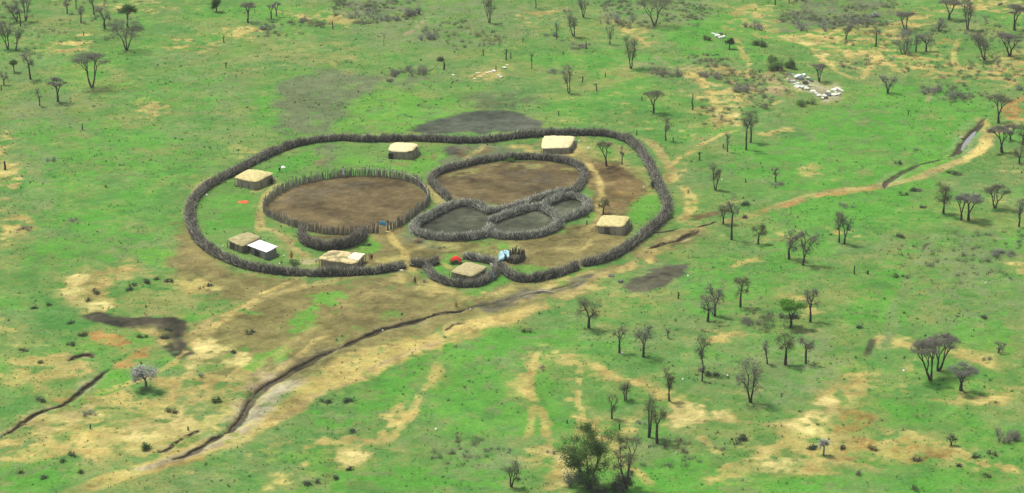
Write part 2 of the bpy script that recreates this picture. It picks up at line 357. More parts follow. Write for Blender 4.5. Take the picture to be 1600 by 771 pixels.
# (class, outline, softness m, mottle 0..1, amount)
PATCH = [
    ('grey', [(530, 0), (830, 0), (830, 60), (700, 80), (560, 60), (520, 20)], 6, .45, .8),
    ('ash', [(520, 0), (640, 0), (650, 18), (600, 26), (530, 24)], 3, .4, .8),
    ('grey', [(930, 0), (1110, 0), (1090, 40), (1000, 45), (940, 30)], 5, .4, .9),
    ('ash', [(1240, 0), (1400, 0), (1395, 38), (1320, 44), (1230, 50), (1215, 40)], 4, .4, .9),
    ('grey', [(980, 95), (1110, 85), (1170, 110), (1160, 150), (1060, 135)], 5, .4, .9),
    ('grey', [(1370, 380), (1560, 360), (1600, 420), (1600, 520), (1480, 520), (1390, 460)], 8, .45, .8),
    ('grey', [(620, 680), (800, 670), (830, 730), (700, 730)], 5, .45, .8),
    ('grey', [(980, 690), (1110, 680), (1100, 740), (1000, 735)], 4, .45, .7),
    ('grey', [(0, 160), (110, 150), (150, 230), (60, 300), (0, 300)], 8, .45, .7),
    ('grey', [(1200, 540), (1300, 520), (1320, 600), (1230, 640), (1180, 620)], 6, .45, .7),
    ('grey', [(260, 120), (380, 110), (400, 170), (280, 190)], 6, .45, .8),
    ('ash', [(436, 135), (480, 112), (560, 112), (600, 122), (560, 150), (535, 180), (520, 208), (432, 214), (428, 165)], 2.2, .18, .85),
    ('ash', [(600, 118), (680, 112), (720, 122), (640, 140)], 5, .45, .7),
    ('bright', [(400, 150), (432, 150), (432, 196), (404, 196)], 2, .2, .9),
    ('lush', [(520, 206), (545, 160), (600, 140), (700, 152), (745, 178), (690, 192), (640, 206)], 4, .35, .8),
    ('bright', [(20, 190), (160, 180), (330, 225), (335, 255), (290, 290), (200, 300), (80, 260)], 8, .48, .8),
    ('bright', [(30, 330), (200, 320), (230, 380), (150, 420), (40, 420)], 6, .48, .9),
    ('bright', [(180, 130), (360, 120), (350, 170), (200, 180)], 8, .5, .8),
    ('deep', [(50, 470), (110, 450), (138, 480), (150, 525), (112, 540), (66, 520)], 3, .36, .95),
    ('lush', [(214, 394), (240, 388), (268, 398), (262, 422), (228, 424), (212, 410)], 1.5, .25, .95),
    ('bright', [(1140, 232), (1320, 190), (1500, 170), (1546, 200), (1500, 240), (1400, 285), (1300, 300), (1200, 300), (1150, 270)], 5, .38, .95),
    ('bright', [(1195, 330), (1300, 305), (1400, 295), (1480, 272), (1420, 320), (1330, 350), (1220, 352)], 3, .32, .95),
    ('lush', [(1400, 262), (1500, 235), (1480, 255), (1420, 288), (1392, 290)], 1.5, .2, .9),
    ('bright', [(1230, 190), (1300, 165), (1390, 130), (1500, 135), (1560, 165), (1440, 200), (1300, 215)], 4, .42, .9),
    ('bright', [(1040, 70), (1080, 30), (1150, 40), (1170, 72), (1100, 90)], 3, .38, .9),
    ('bright', [(1380, 400), (1420, 380), (1470, 440), (1430, 500), (1340, 520), (1320, 470)], 5, .45, .9),
    ('bright', [(1040, 430), (1180, 380), (1300, 360), (1320, 400), (1200, 470), (1100, 500), (1050, 470)], 5, .48, .8),
    ('bright', [(470, 640), (600, 590), (760, 560), (860, 560), (900, 620), (880, 690), (720, 690), (640, 650), (500, 680)], 5, .46, .9),
    ('bright', [(0, 700), (90, 690), (120, 730), (60, 771), (0, 771)], 4, .45, .9),
    ('bright', [(420, 771), (430, 715), (520, 700), (640, 720), (800, 740), (880, 771)], 4, .45, .9),
    ('bright', [(980, 771), (1010, 735), (1090, 715), (1160, 740), (1320, 745), (1340, 771)], 3, .35, .95),
    ('bright', [(1360, 640), (1400, 610), (1450, 640), (1420, 670), (1370, 668)], 3, .4, .9),
    ('bright', [(1390, 760), (1440, 730), (1560, 740), (1600, 771), (1390, 771)], 3, .42, .9),
    ('bright', [(1420, 540), (1560, 480), (1600, 500), (1600, 560), (1500, 545)], 6, .5, .8),
    ('deep', [(150, 590), (200, 575), (210, 605), (165, 612)], 1.5, .3, .95),
    ('deep', [(0, 640), (40, 618), (80, 622), (60, 645), (0, 668)], 2, .3, .95),
    ('olive', [(830, 18), (880, 8), (870, 42), (832, 46)], 3, .4, .8),
    ('olive', [(900, 108), (990, 92), (1010, 118), (940, 130)], 4, .45, .8),
    ('olive', [(840, 30), (1000, 28), (1010, 60), (900, 70)], 6, .5, .6),
    ('olive', [(960, 440), (1060, 420), (1070, 460), (960, 500), (900, 510)], 5, .5, .6),
    ('olive', [(430, 60), (560, 60), (560, 110), (430, 110)], 6, .52, .6),
    # bare, pale ground
    ('tan', [(0, 330), (40, 340), (50, 360), (20, 380), (0, 385)], 2, .42, .9),
    ('tan', [(0, 205), (20, 215), (12, 245), (36, 262), (20, 300), (0, 310)], 2, .5, .8),
    ('tan', [(160, 0), (240, 0), (245, 20), (190, 20)], 3, .46, .9),
    ('tan', [(100, 55), (145, 52), (140, 80), (80, 85)], 3, .5, .9),
    ('tan', [(260, 60), (320, 58), (330, 78), (260, 75)], 3, .46, .9),
    ('tan', [(355, 45), (400, 40), (400, 62), (360, 62)], 3, .46, .9),
    ('tan', [(210, 160), (260, 158), (275, 180), (215, 185)], 3, .46, .9),
    ('tan', [(430, 15), (540, 20), (530, 42), (440, 35)], 4, .52, .9),
    ('tan', [(735, 110), (800, 100), (800, 125), (740, 125)], 3, .52, .7),
    ('tan', [(800, 25), (870, 10), (872, 30), (820, 45)], 3, .54, .7),
    ('tan', [(965, 35), (1010, 45), (1030, 70), (985, 70)], 3, .48, .8),
    ('tan', [(1130, 10), (1220, 0), (1215, 60), (1150, 60)], 4, .57, .8),
    ('tan', [(1040, 95), (1150, 110), (1240, 115), (1250, 140), (1170, 150), (1120, 170), (1150, 195), (1110, 195), (1080, 140)], 4, .53, .95),
    ('sand', [(1110, 160), (1150, 165), (1160, 195), (1115, 192)], 2, .42, .95),
    ('tan', [(1230, 55), (1300, 45), (1400, 30), (1440, 10), (1500, 0), (1600, 0), (1600, 30), (1540, 20), (1480, 20), (1420, 50), (1400, 85), (1500, 95), (1600, 90), (1600, 125), (1500, 130), (1440, 115), (1340, 115), (1280, 100)], 4, .53, .95),
    ('sand', [(1228, 55), (1260, 60), (1300, 85), (1285, 95), (1250, 80)], 2, .42, .9),
    ('tan', [(1540, 90), (1600, 80), (1600, 135), (1540, 125)], 3, .45, .9),
    ('ochre', [(1462, 58), (1490, 55), (1490, 68), (1466, 70)], 1.5, .4, .8),
    ('pinkish', [(1170, 120), (1220, 112), (1235, 145), (1190, 155)], 3, .42, .8),
    ('orange', [(1560, 168), (1600, 150), (1600, 185), (1576, 188)], 1.5, .25, .9),
    ('tan', [(1185, 208), (1210, 195), (1230, 200), (1200, 212)], 1.5, .4, .9),
    ('tan', [(1245, 265), (1275, 262), (1290, 280), (1262, 285)], 2, .5, .8),
    # the worn ground south of the fence
    ('brown', [(292, 350), (286, 372), (318, 400), (360, 425), (420, 440), (480, 441), (560, 441), (640, 428), (668, 432), (690, 450), (740, 458), (800, 450), (905, 430), (945, 418), (1000, 392), (1060, 362), (1100, 358), (1100, 374), (1040, 392), (960, 425), (900, 462), (800, 490), (720, 505), (640, 522), (580, 545), (520, 578), (440, 600), (390, 615), (330, 590), (300, 560), (290, 520), (340, 495), (400, 475), (330, 462), (280, 440), (270, 410)], 3.0, .05, .92),
    ('olive', [(250, 430), (330, 425), (340, 490), (250, 520), (200, 470)], 6, .4, .8),
    ('brown', [(270, 360), (292, 350), (312, 395), (360, 428), (330, 436), (285, 415)], 4, .35, .7),
    ('tan', [(100, 452), (108, 432), (150, 422), (200, 415), (236, 424), (232, 432), (180, 436), (165, 446), (150, 452), (168, 464), (176, 478), (165, 488), (140, 486), (120, 470)], 1.6, .34, .95),
    ('sand', [(104, 450), (118, 424), (148, 426), (130, 446), (134, 470), (116, 470)], 1.2, .3, .9),
    ('sand', [(134, 475), (160, 470), (174, 480), (160, 488), (138, 486)], 1, .25, .9),
    ('tan', [(180, 418), (230, 422), (226, 428), (182, 426)], 1, .3, .9),
    ('tan', [(270, 432), (300, 436), (350, 448), (345, 460), (310, 462)], 2, .42, .8),
    ('tan', [(0, 690), (40, 655), (100, 630), (160, 610), (230, 600), (300, 575), (400, 560), (420, 600), (380, 640), (330, 680), (260, 715), (190, 700), (150, 720), (60, 715), (0, 722)], 3, .36, .95),
    ('tan', [(0, 575), (60, 555), (110, 545), (140, 560), (150, 580), (60, 595), (0, 600)], 3, .42, .8),
    ('sand', [(205, 668), (260, 640), (320, 630), (330, 655), (290, 680), (240, 700), (195, 690)], 2, .36, .9),
    ('sand', [(40, 665), (100, 640), (150, 625), (160, 648), (100, 672), (50, 690)], 2, .4, .9),
    ('sand', [(290, 550), (330, 528), (372, 545), (400, 560), (380, 572), (330, 568), (300, 580)], 1.5, .28, .9),
    ('pinkish', [(390, 590), (440, 575), (436, 610), (400, 650), (370, 660), (372, 630)], 1.5, .22, .8),
    ('tan', [(500, 575), (560, 545), (640, 525), (720, 508), (800, 490), (800, 510), (720, 530), (620, 560), (540, 590), (470, 612), (450, 605)], 1.5, .2, .9),
    ('stone', [(400, 640), (440, 605), (436, 640), (420, 660), (380, 680), (360, 690)], 1.5, .25, .9),
    ('tan', [(620, 432), (720, 452), (800, 455), (790, 468), (700, 472), (640, 450)], 2, .42, .6),
    ('tan', [(870, 430), (960, 420), (1000, 400), (1090, 350), (1100, 362), (1010, 405), (930, 450), (860, 470), (800, 480)], 2, .3, .85),
    ('slate', [(735, 480), (775, 468), (830, 455), (880, 448), (930, 428), (950, 420), (930, 440), (880, 462), (810, 475), (760, 484)], 1.5, .24, .75),
    ('lush', [(486, 462), (500, 454), (530, 456), (545, 470), (520, 484), (492, 480)], 1.4, .3, .9),
    ('lush', [(432, 512), (455, 496), (486, 482), (486, 510), (460, 524), (440, 524)], 1.2, .3, .9),
    ('lush', [(385, 580), (400, 555), (440, 540), (455, 538), (440, 560), (400, 582)], 1.2, .3, .9),
    ('bright', [(590, 490), (620, 482), (626, 492), (600, 498)], 1.5, .45, .5),
    ('bright', [(600, 558), (700, 530), (800, 512), (900, 520), (880, 560), (760, 560), (620, 590), (560, 606)], 3, .38, .9),
    ('lush', [(470, 612), (540, 590), (580, 585), (520, 608), (480, 618)], 1.2, .25, .9),
    ('orange', [(136, 522), (160, 516), (200, 528), (206, 536), (200, 552), (230, 540), (226, 556), (196, 574), (172, 576), (196, 556), (180, 540), (150, 534)], 1.0, .22, .85),
    ('orange', [(82, 622), (110, 612), (120, 620), (96, 632)], 1.0, .25, .85),
    ('orange', [(190, 720), (330, 690), (350, 700), (250, 730), (150, 771), (120, 771)], 2, .48, .6),
    ('scar', [(136, 492), (150, 488), (190, 500), (235, 498), (270, 500), (283, 506), (276, 525), (285, 540), (297, 552), (285, 556), (270, 552), (252, 532), (240, 516), (200, 511), (165, 503)], .8, .04, .96),
    ('tan', [(236, 514), (246, 520), (258, 540), (250, 540), (238, 524), (214, 514)], .6, .2, .9),
    # south-east
    ('tan', [(600, 650), (630, 640), (655, 628), (650, 642), (635, 660), (615, 690), (600, 690), (608, 670)], 1.2, .42, .9),
    ('tan', [(455, 690), (530, 680), (560, 690), (590, 692), (575, 700), (570, 725), (540, 728), (530, 705), (470, 705)], 1.6, .42, .85),
    ('sand', [(532, 706), (575, 708), (566, 728), (540, 728)], 1, .3, .9),
    ('tan', [(430, 735), (470, 728), (475, 745), (440, 771), (430, 771)], 1.5, .36, .85),
    ('tan', [(670, 590), (690, 570), (692, 580), (676, 605)], .8, .3, .8),
    ('tan', [(820, 560), (850, 540), (850, 570), (830, 600), (835, 620), (815, 620)], 1.5, .44, .8),
    ('tan', [(870, 540), (910, 560), (900, 600), (910, 650), (940, 660), (950, 680), (905, 680), (900, 620)], 2, .46, .8),
    ('tan', [(815, 700), (860, 680), (900, 720), (880, 771), (840, 771), (860, 730)], 2, .38, .9),
    ('sand', [(850, 700), (890, 712), (884, 740), (868, 771), (856, 771), (868, 730)], 1.2, .36, .9),
    ('ochre', [(843, 728), (862, 722), (866, 740), (848, 744)], 1.2, .3, .6),
    ('tan', [(900, 645), (950, 650), (955, 690), (935, 700), (902, 680)], 1.5, .38, .85),
    ('tan', [(930, 570), (980, 590), (1020, 606), (1070, 628), (1130, 640), (1150, 660), (1080, 662), (1030, 668), (1060, 640), (1000, 605), (950, 590)], 1.8, .34, .9),
    ('sand', [(1045, 650), (1080, 632), (1125, 640), (1150, 654), (1090, 664), (1050, 668)], 1.2, .3, .9),
    ('tan', [(970, 650), (1010, 645), (1010, 672), (975, 672)], 1.5, .44, .8),
    ('tan', [(1080, 524), (1120, 515), (1170, 518), (1130, 534), (1090, 534)], 1.5, .36, .9),
    ('tan', [(1160, 410), (1190, 405), (1190, 420), (1150, 420)], 2, .46, .8),
    ('tan', [(1220, 462), (1270, 460), (1290, 490), (1250, 495), (1240, 480)], 1.8, .44, .85),
    ('tan', [(1200, 362), (1240, 358), (1240, 372), (1205, 376)], 1.5, .46, .8),
    ('tan', [(1300, 352), (1340, 362), (1345, 376), (1310, 372)], 1.5, .5, .7),
    ('tan', [(1230, 670), (1290, 625), (1330, 600), (1345, 585), (1365, 590), (1340, 640), (1300, 672), (1250, 690), (1160, 740), (1150, 760), (1120, 750), (1150, 715)], 2.0, .33, .95),
    ('sand', [(1240, 668), (1290, 628), (1330, 632), (1300, 655), (1260, 674)], 1.5, .3, .9),
    ('sand', [(1160, 740), (1180, 712), (1230, 700), (1260, 720), (1200, 740)], 1.5, .4, .8),
    ('tan', [(1260, 685), (1300, 675), (1340, 690), (1420, 680), (1480, 700), (1560, 720), (1600, 728), (1600, 745), (1540, 738), (1460, 715), (1380, 720), (1300, 748), (1240, 740)], 2, .36, .9),
    ('ochre', [(1296, 668), (1310, 650), (1330, 640), (1358, 642), (1362, 660), (1340, 672), (1310, 678)], 1.0, .25, .9),
    ('ochre', [(1300, 690), (1360, 690), (1370, 712), (1340, 722), (1310, 715)], 1.4, .34, .85),
    ('ochre', [(1385, 690), (1430, 695), (1500, 715), (1480, 722), (1410, 712)], 1.4, .34, .8),
    ('ochre', [(1520, 620), (1580, 620), (1570, 640), (1520, 640)], 2, .44, .7),
    ('tan', [(1460, 620), (1520, 622), (1600, 608), (1600, 622), (1520, 635), (1470, 630)], 1.5, .42, .85),
    ('tan', [(1480, 540), (1520, 545), (1565, 568), (1560, 575), (1510, 562)], 1.8, .36, .9),
    ('tan', [(1390, 540), (1430, 530), (1440, 545), (1410, 550)], 1.5, .46, .8),
    ('tan', [(1325, 590), (1350, 580), (1372, 590), (1350, 605), (1330, 612)], 1.5, .34, .8),
    ('tan', [(1560, 410), (1600, 400), (1600, 425), (1575, 425)], 1.5, .42, .85),
    ('tan', [(1380, 560), (1360, 520), (1372, 515), (1384, 530)], 1, .5, .7),
    # dung and trampled ground round and inside the homestead
    ('slate', [(640, 208), (665, 196), (700, 183), (740, 176), (800, 178), (835, 188), (846, 206), (760, 210)], 1.6, .08, .92),
    ('dung', [(730, 150), (800, 145), (860, 160), (800, 172), (740, 170)], 5, .36, .5),
    ('dung', [(976, 446), (1000, 430), (1040, 415), (1076, 414), (1070, 428), (1040, 445), (1005, 457), (985, 457)], 1.0, .06, .92),
    ('slate', [(870, 438), (930, 428), (930, 440), (880, 450)], 1.2, .2, .7),
    ('mid', [(296, 330), (312, 300), (350, 278), (420, 248), (500, 226), (600, 226), (700, 226), (720, 238), (680, 262), (665, 285), (600, 262), (530, 262), (450, 285), (412, 322), (412, 345), (460, 372), (462, 400), (430, 415), (370, 408), (320, 382)], 1.5, .0, .9),
    ('bright', [(312, 330), (322, 300), (372, 290), (400, 300), (412, 330), (400, 352), (360, 362), (330, 362)], 3, .38, .8),
    ('bright', [(420, 262), (480, 240), (505, 248), (480, 268), (430, 275)], 2, .28, .9),
    ('olive', [(395, 320), (412, 318), (412, 350), (470, 372), (470, 395), (440, 380), (400, 345)], 2, .36, .8),
    ('ash', [(482, 236), (500, 224), (545, 222), (552, 240), (530, 250), (524, 262), (500, 262), (505, 245)], 1.5, .3, .85),
    ('pinkish', [(490, 244), (508, 236), (514, 256), (500, 264)], 1.5, .42, .6),
    ('lush', [(535, 250), (560, 240), (610, 252), (680, 236), (700, 240), (690, 256), (650, 272), (600, 262), (560, 258)], 1.6, .28, .85),
    ('brown', [(600, 250), (660, 244), (690, 240), (676, 252), (620, 260)], 1.5, .44, .7),
    ('ash', [(700, 226), (790, 226), (845, 222), (846, 240), (800, 246), (740, 250), (700, 262), (690, 255), (712, 240)], 1.2, .18, .9),
    ('dbrown', [(706, 228), (780, 230), (760, 240), (720, 246)], 1.2, .35, .7),
    ('slate', [(696, 230), (718, 228), (716, 240), (700, 242)], 1.0, .3, .7),
    ('olive', [(800, 226), (846, 222), (846, 240), (805, 240)], 1.2, .3, .9),
    ('tan', [(808, 228), (838, 226), (838, 236), (812, 236)], .8, .35, .8),
    ('brown', [(845, 240), (900, 232), (925, 232), (950, 262), (985, 262), (1012, 300), (1000, 326), (968, 345), (990, 362), (985, 382), (940, 404), (905, 415), (860, 428), (800, 432), (770, 412), (700, 405), (640, 425), (600, 424), (560, 420), (490, 420), (480, 402), (560, 388), (575, 368), (640, 352), (660, 378), (760, 380), (870, 370), (925, 345), (930, 310), (912, 270), (890, 250)], 1.2, .0, .95),
    ('dbrown', [(920, 262), (960, 252), (990, 268), (1010, 300), (990, 325), (950, 340), (930, 335), (935, 300)], 1.6, .18, .85),
    ('orange', [(960, 300), (1010, 300), (1000, 312), (970, 312)], 1.5, .48, .35),
    ('tan', [(880, 236), (908, 226), (914, 234), (890, 246)], .8, .3, .8),
    ('olive', [(905, 215), (960, 222), (985, 240), (975, 258), (940, 250), (910, 236)], 1.2, .2, .95),
    ('bright', [(920, 220), (950, 224), (975, 245), (950, 246)], 1.5, .34, .8),
    ('olive', [(975, 258), (1005, 262), (1014, 285), (1000, 290), (985, 272)], 1.2, .25, .9),
    ('lush', [(1000, 312), (1028, 310), (1034, 330), (1010, 350), (990, 350), (985, 335)], 1.2, .25, .85),
    ('ash', [(640, 362), (690, 376), (690, 392), (650, 390)], 1.4, .28, .75),
    ('olive', [(680, 384), (760, 382), (830, 372), (800, 388), (820, 396), (780, 412), (720, 404), (690, 408)], 1.5, .22, .85),
    ('lush', [(720, 382), (800, 380), (790, 388), (720, 388)], 1, .35, .8),
    ('bright', [(668, 400), (712, 400), (712, 430), (690, 440), (676, 425)], 1.2, .25, .85),
    ('bright', [(760, 430), (786, 432), (800, 442), (770, 450), (740, 456), (700, 456)], 1.2, .35, .7),
    ('bright', [(800, 420), (850, 418), (850, 430), (820, 434)], 1.2, .35, .7),
    ('lush', [(562, 374), (592, 368), (590, 392), (566, 396)], 1.2, .28, .8),
    ('tan', [(574, 400), (632, 398), (625, 412), (580, 412)], 1, .3, .75),
    ('tan', [(460, 400), (496, 400), (496, 412), (460, 414)], 1, .35, .7),
    ('stone', [(448, 402), (492, 404), (490, 414), (450, 412)], 1, .35, .7),
    ('stone', [(1228, 120), (1240, 113), (1258, 114), (1272, 126), (1275, 138), (1290, 142), (1305, 134), (1318, 140), (1312, 152), (1290, 158), (1268, 148), (1240, 140)], 1.5, .3, .8),
    ('dung', [(786, 402), (800, 396), (818, 400), (820, 408), (808, 414), (790, 410)], .4, .0, .9),  # darker floor tone filling the small stick enclosure
    ('kraal', [(411, 326), (420, 318), (439, 302), (464, 290), (497, 282), (536, 275), (575, 274), (614, 277), (643, 285), (661, 299), (671, 312), (670, 322), (653, 336), (633, 351), (604, 362), (571, 366), (536, 368), (497, 366), (458, 356), (429, 345), (412, 336)], .25, .0, 1.0),
    ('dung', [(430, 320), (470, 295), (560, 280), (600, 285), (560, 300), (500, 315), (470, 330)], 3, .44, .5),
    ('kraal', [(676, 282), (684, 273), (710, 265), (750, 257), (800, 251), (850, 250), (880, 256), (906, 264), (912, 285), (898, 300), (870, 308), (790, 324), (720, 312), (700, 314), (688, 300)], .25, .0, 1.0),
    ('olive', [(684, 276), (750, 260), (800, 254), (870, 256), (900, 266), (890, 270), (800, 262), (720, 276)], 1, .42, .6),
    ('dung', [(740, 275), (820, 260), (870, 270), (900, 290), (840, 300), (800, 285)], 3, .46, .5),
    ('peng', [(645, 358), (690, 332), (724, 322), (764, 334), (790, 340), (835, 326), (865, 336), (874, 352), (850, 368), (800, 374), (740, 374), (690, 374), (655, 366)], .4, .0, .97),
    ('peng', [(862, 322), (875, 314), (898, 314), (916, 322), (905, 335), (882, 342)], .4, .0, .95),
    ('dbrown', [(470, 368), (565, 368), (564, 378), (536, 385), (480, 384)], .4, .0, .9),
    ('ash', [(480, 372), (556, 371), (550, 380), (500, 382)], .8, .3, .8),
    ('lush', [(150, 592), (185, 577), (210, 585), (205, 604), (165, 612)], 1.2, .25, .85),
    ('deep', [(190, 606), (228, 600), (262, 606), (255, 618), (215, 622)], 1.2, .2, .9),  # shadow of the pale crowned tree painted as darker green
    ('mid', [(165, 640), (200, 634), (232, 650), (210, 662), (168, 660)], 1.5, .36, .8),
    ('mid', [(312, 568), (345, 560), (362, 570), (350, 582), (318, 580)], 1.2, .3, .8),
    ('mid', [(325, 624), (350, 618), (345, 636), (326, 638)], 1.2, .34, .8),
    ('mid', [(90, 675), (120, 668), (118, 685), (92, 690)], 1.5, .36, .8),
    ('lush', [(114, 622), (140, 616), (152, 625), (130, 634), (112, 632)], 1.2, .3, .85),
    ('mid', [(278, 690), (330, 672), (340, 676), (300, 694)], 1.0, .36, .7),
]
# (class, line, width m, softness, mottle, amount)
LINES = [
    ('path', [(1000, 215), (1020, 225), (1036, 245), (1046, 262), (1040, 285)], 1.5, .8, .2, .9),
    ('tan', [(1042, 262), (1075, 242), (1100, 226), (1130, 208), (1152, 203)], .8, .5, .15, .95),
    ('path', [(1112, 212), (1122, 196), (1150, 172), (1180, 150)], .6, .6, .35, .7),
    ('tan', [(1046, 284), (1060, 270), (1066, 256)], 1.6, .8, .2, .9),
    ('tan', [(1068, 345), (1078, 330), (1078, 305), (1068, 290)], 1.6, .8, .3, .85),
    ('path', [(1195, 330), (1240, 315), (1300, 300), (1360, 292), (1400, 288), (1440, 276), (1480, 262), (1510, 248), (1535, 232), (1548, 212), (1580, 195), (1600, 188)], 2.0, .9, .12, .95),
    ('orange', [(1190, 330), (1220, 322), (1290, 304), (1380, 294)], 1.2, .8, .36, .7),
    ('tan', [(1500, 256), (1530, 238), (1545, 214)], 1.6, .8, .2, .9),
    ('tan', [(1532, 185), (1540, 205), (1548, 212)], 1.6, .8, .2, .85),
    ('path', [(1190, 332), (1150, 345), (1110, 352), (1060, 365)], 1.4, 1.2, .38, .8),
    ('dbrown', [(1085, 340), (1105, 337), (1122, 332)], 2.2, .8, .15, .9),
    ('path', [(1090, 360), (1020, 390), (960, 425), (900, 458), (860, 474), (800, 494), (740, 506), (700, 518)], 1.4, .8, .2, .8),
    ('path', [(940, 430), (905, 452), (850, 466), (800, 474)], .9, .7, .25, .8),
    ('tan', [(860, 474), (780, 500), (700, 520), (640, 545), (570, 578), (500, 606), (450, 638), (400, 664), (340, 690), (270, 716), (200, 742), (110, 775)], 3.0, 1.4, .06, .85),
    ('pinkish', [(700, 524), (640, 550), (560, 590), (500, 615), (450, 645), (400, 668), (340, 693), (270, 719), (200, 745)], .8, .8, .2, .6),
    ('stone', [(470, 590), (430, 615), (410, 640), (385, 664), (350, 684)], 2.0, 1.2, .2, .7),
    ('stone', [(380, 672), (320, 696), (260, 718), (200, 740)], .9, .6, .2, .8),
    ('path', [(460, 630), (420, 662), (370, 690), (320, 712)], 1.2, .9, .3, .8),
    ('tan', [(670, 545), (600, 575), (520, 605), (440, 650), (400, 672)], 1.2, .8, .34, .8),
    ('path', [(560, 430), (480, 445), (400, 470), (330, 505), (290, 530)], 1.3, 1.0, .25, .8),
    ('path', [(640, 420), (600, 450), (560, 470), (500, 500), (450, 540), (400, 575)], 1.0, 1.0, .4, .6),
    ('tan', [(395, 475), (350, 500), (300, 540), (260, 575), (200, 600), (150, 612)], .9, .8, .3, .8),
    ('tan', [(510, 522), (480, 545), (430, 580)], .7, .6, .3, .8),
    ('tan', [(455, 440), (420, 455), (380, 478), (340, 500)], .8, .6, .3, .8),
    ('tan', [(652, 428), (636, 408), (632, 395), (620, 378), (612, 362), (616, 350)], .9, .5, .1, .85),
    ('tan', [(668, 385), (640, 392), (634, 400)], .6, .5, .3, .5),
    ('tan', [(688, 410), (700, 416), (706, 424)], .7, .5, .2, .8),
    ('path', [(912, 252), (930, 268), (940, 290), (940, 320), (930, 345), (910, 365)], 1.0, .6, .15, .9),
    ('tan', [(918, 258), (936, 275), (940, 300), (940, 322)], .45, .4, .2, .7),
    ('orange', [(945, 316), (970, 316), (1000, 310)], 1.0, .8, .4, .5),
    ('tan', [(925, 375), (915, 385), (905, 392)], .7, .6, .3, .6),
    ('path', [(800, 396), (900, 388), (940, 372)], 1.4, 1.2, .4, .5),
    ('path', [(672, 290), (690, 314), (694, 322)], 2.0, .8, .1, .9),
    ('path', [(406, 364), (405, 346), (408, 328), (418, 300), (440, 284)], .9, .6, .1, .9),
    ('path', [(406, 354), (430, 364), (450, 376), (464, 390), (480, 400)], 1.0, .6, .1, .95),
    ('path', [(430, 278), (410, 292), (400, 300)], 1.3, .8, .2, .7),
    ('path', [(728, 248), (745, 238), (760, 226)], .8, .5, .2, .7),
    ('path', [(292, 345), (294, 320), (310, 292), (340, 272)], .8, .8, .3, .6),
    ('path', [(900, 232), (920, 250)], 1.2, .7, .15, .8),
    ('tan', [(690, 516), (680, 570), (670, 600)], .5, .6, .42, .7),
    ('tan', [(668, 600), (655, 630), (640, 655), (615, 690)], .8, .6, .3, .85),
    ('tan', [(850, 540), (828, 590), (835, 625), (848, 650), (856, 690)], .7, .6, .32, .8),
    ('tan', [(824, 690), (832, 660), (826, 620), (818, 600)], .6, .6, .42, .7),
    ('tan', [(908, 570), (906, 620), (910, 650), (900, 690), (880, 710)], .6, .5, .35, .75),
    ('tan', [(930, 572), (970, 592), (1010, 604)], 1.0, .8, .25, .8),
    ('path', [(1130, 658), (1200, 662), (1240, 668)], .9, .7, .2, .8),
    ('tan', [(1090, 680), (1112, 700), (1130, 712)], .9, .7, .3, .7),
    ('tan', [(990, 730), (1005, 748), (1014, 756)], .9, .6, .25, .7),
    ('tan', [(955, 690), (975, 720), (1000, 745)], .5, .5, .4, .6),
    ('tan', [(1230, 55), (1270, 80), (1310, 112)], .8, .5, .2, .8),
    ('tan', [(1375, 85), (1358, 105), (1350, 125)], .8, .6, .25, .8),
    ('tan', [(1500, 60), (1492, 85), (1496, 115)], .8, .6, .25, .8),
    ('tan', [(1340, 125), (1310, 112), (1290, 100)], .7, .6, .3, .7),
    ('tan', [(968, 42), (1000, 62), (1012, 74), (980, 78)], .8, .6, .25, .7),
    ('tan', [(1080, 110), (1110, 150), (1140, 190)], 1.1, .9, .3, .8),
    ('tan', [(1150, 60), (1170, 100), (1165, 125)], .8, .8, .3, .7),
    ('tan', [(1200, 170), (1230, 150), (1250, 138)], .8, .6, .3, .6),
    ('pinkish', [(1450, 160), (1455, 135)], .8, .6, .3, .7),
    ('pinkish', [(636, 55), (670, 28)], 1.0, .8, .3, .7),
    ('grey', [(1380, 560), (1400, 480), (1440, 400), (1480, 355)], 1.2, 1.0, .3, .6),
    ('scar', [(1354, 556), (1362, 545), (1368, 532)], .8, .5, .1, .8),
    ('scar', [(1438, 393), (1444, 384), (1450, 380)], .5, .4, .1, .8),
    ('scar', [(1010, 436), (1020, 433), (1029, 432)], .7, .3, .1, .9),
    ('scar', [(1031, 428), (1040, 429), (1050, 432)], .8, .3, .1, .9),
]
